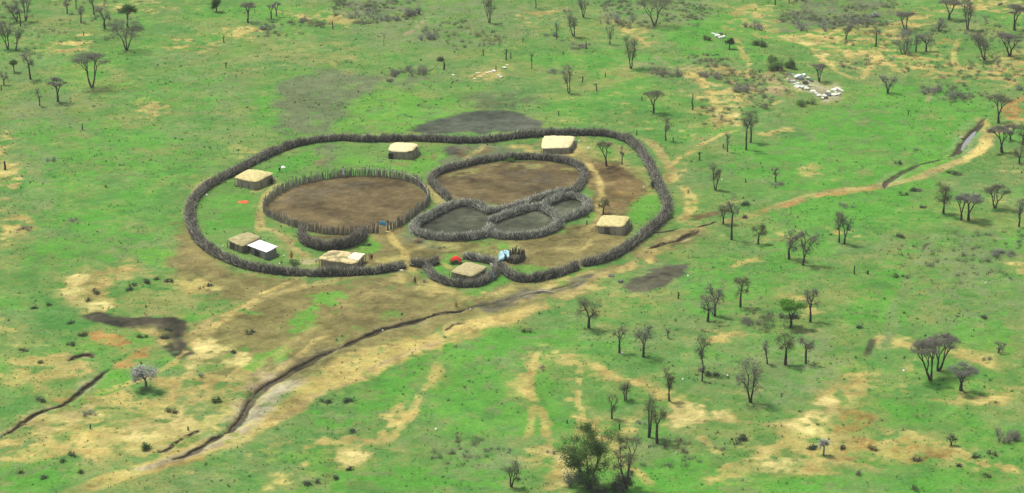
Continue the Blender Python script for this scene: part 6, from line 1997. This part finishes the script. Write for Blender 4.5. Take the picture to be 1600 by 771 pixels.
STUMPS = [
    (131, 57, 6, 0, 'short dark post on the pale grass above the biggest umbrella tree'),
    (350, 68, 11, 1, 'dead stem on grass below the bare flat topped tree at the top'),
    (353, 107, 10, 2, 'split dead stump on grass in the upper left, above a tiny one'),
    (369, 122, 5, 0, 'tiny dead stump just below the split one in the upper left'),
    (129, 203, 10, 0, 'lone dark stump on the wide grass left of the homestead'),
    (8, 265, 14, 0, 'thick lone post on the pale ground by the left edge'),
    (2, 143, 9, 0, 'dark post cut by the left edge'),
    (520, 46, 12, 1, 'dead stump left of the Y shaped tree at the top'),
    (694, 110, 12, 0, 'thin dead stem just right of the large brown thicket'),
    (755, 87, 12, 2, 'dead stump left of a taller crooked one in the upper middle'),
    (791, 94, 21, 2, 'tall crooked dead stem in the upper middle'),
    (798, 91, 10, 0, 'dead stump just right of the tall crooked stem'),
    (775, 110, 8, 0, 'stump standing among the scattered tan stones'),
    (769, 52, 5, 0, 'left of two small posts below the three stemmed tree'),
    (772.5, 52, 5, 0, 'right of two small posts below the three stemmed tree'),
    (817, 66, 7, 0, 'dark post above the slim dead tree'),
    (880, 86, 6, 0, 'small stump left of the low brush line in the upper middle'),
    (916, 77, 11, 0, 'stump at the right end of the low brush line'),
    (946, 121, 7, 0, 'small stump right of the low brush behind the twin stemmed tree'),
    (910, 129, 10, 1, 'stump right of the dark twin stemmed tree, upper of two'),
    (932, 143, 11, 1, 'stump right of the dark twin stemmed tree, lower of two'),
    (873, 181, 8, 0, 'stump on grass right of the black dung patch'),
    (1082, 172, 25, 0, 'tall bare pole right of the sparse flat topped tree'),
    (1003, 158, 6, 1, 'low stump left of the sparse flat topped tree'),
    (1419, 180, 7, 0, 'thin stump on bright grass below the dark bushy tree'),
    (1052, 219, 6, 0, 'short stump right of the thin bare tree outside the fence'),
    (1093, 251, 17, 2, 'dead stem standing beside the thin path right of the homestead'),
    (1130, 231, 7, 0, 'short stump left of the broom shaped dead tree'),
    (995, 211, 8, 0, 'thin post behind the top right bend of the thorn fence'),
    (1075, 303, 6, 0, 'short post by the small green plants right of the homestead'),
    (1165, 286, 6, 0, 'thin stem on grass left of the small bare tree by a low bush'),
    (917, 352, 7, 0, 'small post left of the pale hut in the right hand yard'),
    (1060, 467, 13, 2, 'split stump below the dark earth patch on the right'),
    (1055, 502, 4, 0, 'tiny stump left of the pair of bare trees at lower right'),
    (1113, 492, 5, 0, 'stub at the foot of the rear tree of the pair left of the brownish tree'),
    (968, 671, 10, 1, 'leaning stump left of the tallest twin trunked tree'),
    (886, 661, 6, 0, 'small dark stump above the biggest leafy tree'),
    (1335, 428, 14, 0, 'thin lone post on the wide grass right of the homestead'),
    (1356, 428, 6, 0, 'short thick stump right of the thin lone post'),
    (1220, 419, 4, 0, 'tiny stump left of the tree leaning right'),
    (141, 670, 8, 0, 'tiny dead stem in the grey green scrub at lower left'),
    (294, 672, 7, 0, 'thin dead stem on sand above the narrow channel at lower left'),
    (1295, 689, 4, 0, 'tiny post on the orange soil above the little pale topped tree'),
]
for k, (u, v, hp, kind_, lb) in enumerate(STUMPS):
    x, y = gp(u, v)
    h = hm(hp, v)
    rg = np.random.default_rng(8000 + k)
    r = .09 + .035 * h ** .5 if hp > 5 else .11
    if 'thick' in lb:
        r *= 1.7
    pts = [np.array([0, 0, -.15])]
    for j in range(1, 5):
        pts.append(np.array([rg.normal(0, .05) * h * .5, rg.normal(0, .05) * h * .5, h * j / 4 * (1 if kind_ != 2 else .8)]))
    P0, P1 = pts[:-1], pts[1:]
    R0 = [r * 1.25, r, r * .9, r * .8]
    R1 = [r, r * .9, r * .8, r * .55]
    P0, P1 = list(P0), list(P1)
    if kind_ >= 1:
        for q in range(kind_ * 2):
            s = pts[2 + (q % 2)]
            P0.append(s)
            P1.append(s + np.array([rg.choice([-1, 1]) * h * .16, rg.normal(0, .08) * h, h * rg.uniform(.12, .28)]))
            R0.append(r * .65)
            R1.append(r * .3)
    V, fs, _ = prisms(P0, P1, R0, R1, 7, k)
    o = mesh_np('dead_stump', V, fs, M['bark'], None, (x, y, ground_z(x, y)), smooth=True)
    tag(o, lb, 'stump', 'dead stumps and posts')

# heap of pale brush beside the left stock pen
x, y = gp(652, 378)
rg = np.random.default_rng(99)
n = 260
B0 = np.c_[rg.normal(0, .45, n), rg.normal(0, .5, n), rg.uniform(.0, .5, n)]
D = rg.normal(0, 1, (n, 3))
D[:, 2] = D[:, 2] * .25 + .1
D /= np.linalg.norm(D, axis=1, keepdims=True)
B1 = B0 + D * rg.uniform(.4, 1.0, n)[:, None]
B1[:, 2] = np.maximum(B1[:, 2], .05)
V, fs, r = prisms(B0, B1, .02, .01, 3, 5, rg.random(n))
o = mesh_np('brush_heap', V, fs, M['straw'], None, (x, y, ground_z(x, y)), rnd=r)
tag(o, 'heap of straw coloured brush by the front of the left oval pen', 'brush heap')
# ------------------------------------------------------------------ grass tufts and low scrub nobody could count
def tufts(name, n, seed, size, mat, want, blades=5, thr=.5, clump=4.0, clt=.5, shape=(1, 1)):
    rg = np.random.default_rng(seed)
    y = rg.uniform(385, 735, n * 3)
    half = (np.sqrt(y ** 2 + CAM_H ** 2)) * math.tan(HFOV / 2) * 1.06
    keep = rg.random(len(y)) < half / half.max()
    y = y[keep]
    x = rg.uniform(-1, 1, len(y)) * half[keep]
    cl = fbm(x, y, clump, 3, seed + 3) * .6 + fbm(x, y, clump * 5, 3, seed + 4) * .4
    k = cl > clt
    x, y = x[k][:n], y[k][:n]
    col, Z, grass, kind = survey(x, y)
    k = want(col, grass)
    x, y, Z = x[k], y[k], Z[k]
    m = len(x)
    s = size * rg.uniform(.5, 1.5, m)
    N = m * blades
    bi = np.repeat(np.arange(m), blades)
    a = rg.random(N) * 6.28
    sp = rg.random(N) ** .7
    bx = x[bi] + np.cos(a) * s[bi] * sp * .55 * shape[0]
    by = y[bi] + np.sin(a) * s[bi] * sp * .55 * shape[0]
    bz = Z[bi] - .03
    hh = s[bi] * rg.uniform(.5, 1.1, N) * shape[1]
    lean_x = np.cos(a) * s[bi] * .45 * sp + rg.normal(0, .08, N)
    lean_y = np.sin(a) * s[bi] * .45 * sp + rg.normal(0, .08, N)
    wv = s[bi] * .22
    pa = a + math.pi / 2 + rg.normal(0, .5, N)
    V = np.zeros((N, 3, 3))
    V[:, 0] = np.stack([bx - np.cos(pa) * wv, by - np.sin(pa) * wv, bz], axis=1)
    V[:, 1] = np.stack([bx + np.cos(pa) * wv, by + np.sin(pa) * wv, bz], axis=1)
    V[:, 2] = np.stack([bx + lean_x, by + lean_y, bz + hh], axis=1)
    t = np.repeat(np.clip(.5 + .22 * rg.standard_normal(m), 0, 1), blades) + rg.normal(0, .08, N)
    o = mesh_np(name, V.reshape(-1, 3), np.arange(N * 3).reshape(-1, 3), mat, rnd=np.repeat(np.clip(t, 0, 1), 3))
    tag(o, kind='stuff')


M['grass_tuft'] = mat_rnd('grass_tuft', [(0, (0.050, 0.115, 0.034)), (.35, (0.075, 0.150, 0.044)), (.7, (0.115, 0.175, 0.062)), (1, (0.18, 0.20, 0.085))], trans=.5)
M['herb'] = mat_rnd('herb', [(0, (0.032, 0.078, 0.030)), (.5, (0.052, 0.110, 0.040)), (1, (0.085, 0.140, 0.058))], trans=.4)
M['dry_tuft'] = mat_rnd('dry_tuft', [(0, (0.10, 0.10, 0.045)), (.5, (0.17, 0.15, 0.07)), (1, (0.26, 0.22, 0.11))], trans=.2)
tufts('grass', 21000, 401, .25, M['grass_tuft'], lambda c, g: g > .45, 5, clump=5, clt=.47)
tufts('herbs', 1500, 402, .36, M['herb'], lambda c, g: g > .5, 7, clump=9, clt=.53)
tufts('dry_grass', 9000, 403, .28, M['dry_tuft'], lambda c, g: (g < .6) & (c[:, 0] > .13), 5, clump=4, clt=.5)


# low leafless scrub that covers the rises as one mass
SCRUB = [([(520, 0), (650, 0), (650, 30), (560, 40), (520, 24)], 150), ([(640, 40), (760, 30), (800, 70), (700, 80)], 80),
         ([(930, 0), (1120, 0), (1090, 44), (960, 46)], 190), ([(1215, 35), (1240, 0), (1405, 0), (1395, 40), (1320, 50)], 230),
         ([(980, 95), (1110, 85), (1240, 115), (1235, 150), (1060, 140)], 190), ([(1280, 60), (1600, 20), (1600, 130), (1320, 118)], 230),
         ([(400, 30), (530, 36), (470, 56), (400, 60)], 60), ([(0, 0), (230, 0), (200, 60), (0, 110)], 90),
         ([(1080, 140), (1220, 150), (1180, 190), (1100, 200)], 70), ([(1440, 130), (1600, 128), (1560, 160), (1440, 165)], 70),
         ([(1160, 490), (1240, 488), (1230, 520), (1160, 520)], 26), ([(1390, 370), (1600, 360), (1600, 450), (1420, 440)], 60),
         ([(980, 690), (1110, 684), (1100, 735), (1000, 730)], 26), ([(640, 680), (800, 676), (810, 730), (690, 726)], 26)]
rg = np.random.default_rng(606)
bx_, by_ = [], []
for poly, cnt in SCRUB:
    W = gps(poly)
    xs_ = [p[0] for p in W]
    ys_ = [p[1] for p in W]
    X_ = rg.uniform(min(xs_), max(xs_), cnt * 8)
    Y_ = rg.uniform(min(ys_), max(ys_), cnt * 8)
    k_ = inside(X_, Y_, W) & (fbm(X_, Y_, 7, 3, 88) > .47)
    bx_.append(X_[k_][:cnt])
    by_.append(Y_[k_][:cnt])
X_, Y_ = np.concatenate(bx_), np.concatenate(by_)
Z_ = survey(X_, Y_)[1]
m_ = len(X_)
tw = 34
ii = np.repeat(np.arange(m_), tw)
sz = rg.uniform(.5, 1.25, m_)[ii]
B0 = np.stack([X_[ii] + rg.normal(0, .28, m_ * tw) * sz, Y_[ii] + rg.normal(0, .35, m_ * tw) * sz, Z_[ii] - .05], axis=1)
D = rg.normal(0, .55, (m_ * tw, 3))
D[:, 2] = np.abs(D[:, 2]) + .55
D /= np.linalg.norm(D, axis=1, keepdims=True)
V, fs, r = prisms(B0, B0 + D * (sz * rg.uniform(.5, 1.2, m_ * tw))[:, None], .017, .007, 3, 7, np.clip(rg.normal(.5, .2, m_)[ii], 0, 1))
o = mesh_np('scrub', V, fs, M['scrub'], rnd=r)
tag(o, kind='stuff')

# ------------------------------------------------------------------ people
def skin_figure(joints, edges, radii, mat, name, parent, sub=2):
    me = bpy.data.meshes.new(name + '_sketch')
    me.from_pydata(joints, edges, [])
    o = bpy.data.objects.new(name + '_sketch', me)
    COL.objects.link(o)
    md = o.modifiers.new('skin', 'SKIN')
    md.use_smooth_shade = True
    for k, r in enumerate(radii):
        me.skin_vertices[0].data[k].radius = (r, r) if not isinstance(r, tuple) else r
    me.skin_vertices[0].data[0].use_root = True
    sb = o.modifiers.new('sub', 'SUBSURF')
    sb.levels = sb.render_levels = sub
    dg = bpy.context.evaluated_depsgraph_get()
    m2 = bpy.data.meshes.new_from_object(o.evaluated_get(dg))
    m2.name = name
    bpy.data.objects.remove(o)
    bpy.data.meshes.remove(me)
    m2.materials.clear()
    m2.materials.append(mat)
    for p in m2.polygons:
        p.use_smooth = True
    o = bpy.data.objects.new(name, m2)
    return link(o, parent)


def person(label, u, v, hpx, face, cloth, pose='stand', under=None, hat=None):
    x, y = gp(u, v)
    root = empty('person', (x, y, ground_z(x, y)), face)
    tag(root, label, 'person', 'people of the homestead')
    s = hm(hpx, v) / 1.75
    st = .26 if pose == 'walk' else .03
    bend = .0
    hip = .94
    if pose == 'crouch':
        hip, bend = .50, .22
    J, E, R = [], [], []

    def add(p, r, to=None):
        J.append(tuple(q * s for q in p))
        R.append(r * s)
        if to is not None:
            E.append((to, len(J) - 1))
        return len(J) - 1
    pel = add((0, 0, hip), .13)
    wst = add((0, bend * .4, hip + .18), .115, pel)
    cst = add((0, bend * .9, hip + .38), .135, wst)
    nk = add((0, bend * 1.1, hip + .53), .055, cst)
    hb = add((0, bend * 1.2 + .01, hip + .60), .075, nk)
    hd = add((0, bend * 1.25 + .01, hip + .70), .098, hb)
    tp = add((0, bend * 1.25 - .01, hip + .78), .07, hd)
    add((0, bend * 1.25 + .115, hip + .66), .017, hd)
    for sd in (-1, 1):
        hp_ = add((sd * .09, 0, hip - .06), .085, pel)
        if pose == 'crouch':
            kn = add((sd * .13, .40, hip - .04), .06, hp_)
            an = add((sd * .13, .12, .08), .042, kn)
            add((sd * .14, .27, .035), .036, an)
        else:
            kn = add((sd * .10, sd * st * .6 + .02, .50), .058, hp_)
            an = add((sd * .10, sd * st - .02, .08), .040, kn)
            add((sd * .11, sd * st + .14, .035), .034, an)
        sh = add((sd * .18, bend * .95, hip + .44), .06, cst)
        el = add((sd * .25, bend * .9 - .03 + (.18 if pose == 'crouch' else -sd * st * .35), hip + .16), .043, sh)
        wr = add((sd * .24, bend + .12 + (.25 if pose == 'crouch' else -sd * st * .5), hip - .06), .030, el)
        pm = add((sd * .24, bend + .14 + (.27 if pose == 'crouch' else -sd * st * .55), hip - .14), .033, wr)
        for q in range(4):
            f1 = add((sd * .24, bend + .105 + q * .022 + (.27 if pose == 'crouch' else -sd * st * .55), hip - .20), .0095, pm)
            add((sd * .235, bend + .11 + q * .022 + (.27 if pose == 'crouch' else -sd * st * .55), hip - .245 - .008 * (q in (1, 2))), .008, f1)
        t1 = add((sd * .225, bend + .20 + (.27 if pose == 'crouch' else -sd * st * .55), hip - .155), .011, pm)
        add((sd * .222, bend + .215 + (.27 if pose == 'crouch' else -sd * st * .55), hip - .195), .009, t1)
    skin_figure(J, E, R, M['skin'], 'body', root)
    # hair cap
    bm = bmesh.new()
    bmesh.ops.create_uvsphere(bm, u_segments=14, v_segments=8, radius=.104)
    for q in bm.verts:
        q.co = (q.co.x * s, (q.co.y * 1.02 - .012 + bend * 1.25) * s, (q.co.z * 1.0 + hip + .735) * s)
    geom = [f for f in bm.faces if f.calc_center_median().z < (hip + .715) * s]
    bmesh.ops.delete(bm, geom=geom, context='FACES')
    mesh_bm('hair', bm, M['hair'], root, smooth=True)
    # wrapped cloth: shoulders to knee, open folds
    rg = np.random.default_rng(int(u * 7 + v))
    rings = [(hip + .50, .085, .075), (hip + .46, .20, .125), (hip + .34, .215, .16), (hip + .15, .19, .15), (hip - .05, .20, .165),
             (hip - .25 if pose != 'crouch' else .30, .22, .19), (.48 if pose != 'crouch' else .12, .24, .22)]
    if pose == 'walk':
        rings[-1] = (.48, .25, .30)
    V = []
    K = 24
    ph = rg.random(3) * 6.28
    for i, (z, a, b) in enumerate(rings):
        t = i / (len(rings) - 1)
        for k in range(K):
            an = 2 * math.pi * k / K
            f = 1 + .07 * t * math.sin(6 * an + ph[0]) + .04 * t * math.sin(11 * an + ph[1])
            yo = bend * max(0, (z - hip) / .5) + (.14 if pose == 'crouch' and z < hip else 0)
            V.append((a * f * math.cos(an) * s, (b * f * math.sin(an) + yo) * s, z * s))
    V = np.array(V)
    i = np.arange(len(rings) * K).reshape(len(rings), K)
    Fq = np.stack([np.roll(i, 0, 1)[1:], np.roll(i, -1, 1)[1:], np.roll(i, -1, 1)[:-1], i[:-1]], axis=-1).reshape(-1, 4)
    mesh_np('wrap', V, Fq, M[cloth], root, smooth=True)
    if under:
        V2 = V.copy().reshape(len(rings), K, 3)[3:]
        V2[:, :, :2] *= 1.04
        V2[0, :, 2] += .02
        j = np.arange(V2.shape[0] * K).reshape(V2.shape[0], K)
        F2 = np.stack([j[1:], np.roll(j, -1, 1)[1:], np.roll(j, -1, 1)[:-1], j[:-1]], axis=-1).reshape(-1, 4)
        mesh_np('skirt', V2.reshape(-1, 3), F2, M[under], root, smooth=True)
    return root


person('person in a bright orange wrap standing right of the tin roofed hut', 455.5, 406, 14.5, 2.6, 'cloth_orange')
person('person in pale pink and white, left of two beside the patchy roofed hut', 578, 406, 9.5, .4, 'cloth_pink')
person('person in dark red, right of two beside the patchy roofed hut', 581, 406.5, 10, 3.4, 'cloth_maroon')
person('person in dark olive clothes walking outside the main gateway', 648.5, 445, 13, 1.2, 'cloth_olive', 'walk')
person('person in an orange yellow wrap sitting by the start of the washed out channel', 714, 480, 11, 2.2, 'cloth_yellow', 'crouch')
person('person in white standing at the back stakes inside the round kraal', 536.5, 276.5, 16, 3.0, 'cloth_white')
person('person with white top and dark skirt on the grass behind the tan roofed hut', 437, 269, 11.5, 1.0, 'cloth_white', 'stand', under='cloth_dark')
sheet('cloth', 'pale cloth on the grass beside the person with a dark skirt', 'cloth', 442.5, 261, .9, 1.2, .3, M['cloth_white'], 71, n=8)
HAZE = 0.00006
# ------------------------------------------------------------------ thin haze over the plain
bm = bmesh.new()
bmesh.ops.create_cube(bm, size=1)
for q in bm.verts:
    q.co = (q.co.x * 8800, 3750 + q.co.y * 11000, -3 + (q.co.z + .5) * 175)
hz = bpy.data.materials.new('haze')
hz.use_nodes = True
hn = hz.node_tree
hn.nodes.remove(hn.nodes['Principled BSDF'])
pv = hn.nodes.new('ShaderNodeVolumePrincipled')
pv.inputs['Color'].default_value = (.88, .95, .90, 1)
pv.inputs['Density'].default_value = HAZE
hn.links.new(pv.outputs[0], hn.nodes['Material Output'].inputs['Volume'])
if HAZE > 0:
    tag(mesh_bm('haze', bm, hz), kind='stuff')
# ------------------------------------------------------------------ daylight and camera
SUN_EL = math.radians(62)
SUN_DIR = (-0.62, 0.48)
w = bpy.data.worlds.new('World')
scene.world = w
w.use_nodes = True
wn = w.node_tree
bg = wn.nodes['Background']
sk = wn.nodes.new('ShaderNodeTexSky')
sk.sky_type = 'NISHITA'
sk.sun_disc = False
sk.sun_elevation = SUN_EL
sk.sun_rotation = math.atan2(SUN_DIR[0], SUN_DIR[1])
sk.altitude = 1200
sk.air_density = 1.0
sk.dust_density = 3.0
sk.ozone_density = 1.0
hs = wn.nodes.new('ShaderNodeHueSaturation')
hs.inputs['Saturation'].default_value = .30
wn.links.new(sk.outputs[0], hs.inputs['Color'])
wn.links.new(hs.outputs[0], bg.inputs[0])
bg.inputs[1].default_value = 0.095
sl = bpy.data.lights.new('sun', 'SUN')
sl.energy = 2.5
sl.angle = math.radians(7)
sl.color = (1.0, 0.955, 0.85)
so = bpy.data.objects.new('sun', sl)
link(so)
n_ = math.hypot(*SUN_DIR)
d_ = Vector((SUN_DIR[0] / n_ * math.cos(SUN_EL), SUN_DIR[1] / n_ * math.cos(SUN_EL), math.sin(SUN_EL)))
so.rotation_euler = d_.to_track_quat('Z', 'Y').to_euler()
so.location = (-60, 500, 200)
cam = bpy.data.cameras.new('camera')
cam.sensor_width = 36
cam.lens = 18 / math.tan(HFOV / 2)
cam.clip_start = 1
cam.clip_end = 20000
co = bpy.data.objects.new('camera', cam)
link(co)
co.location = (0, 0, CAM_H)
co.rotation_euler = (math.pi / 2 - PITCH, 0, 0)
scene.camera = co
vs = scene.view_settings
vs.view_transform = 'Standard'
vs.look = 'None'
vs.exposure = 1.16
vs.gamma = 1
vs.use_curve_mapping = False
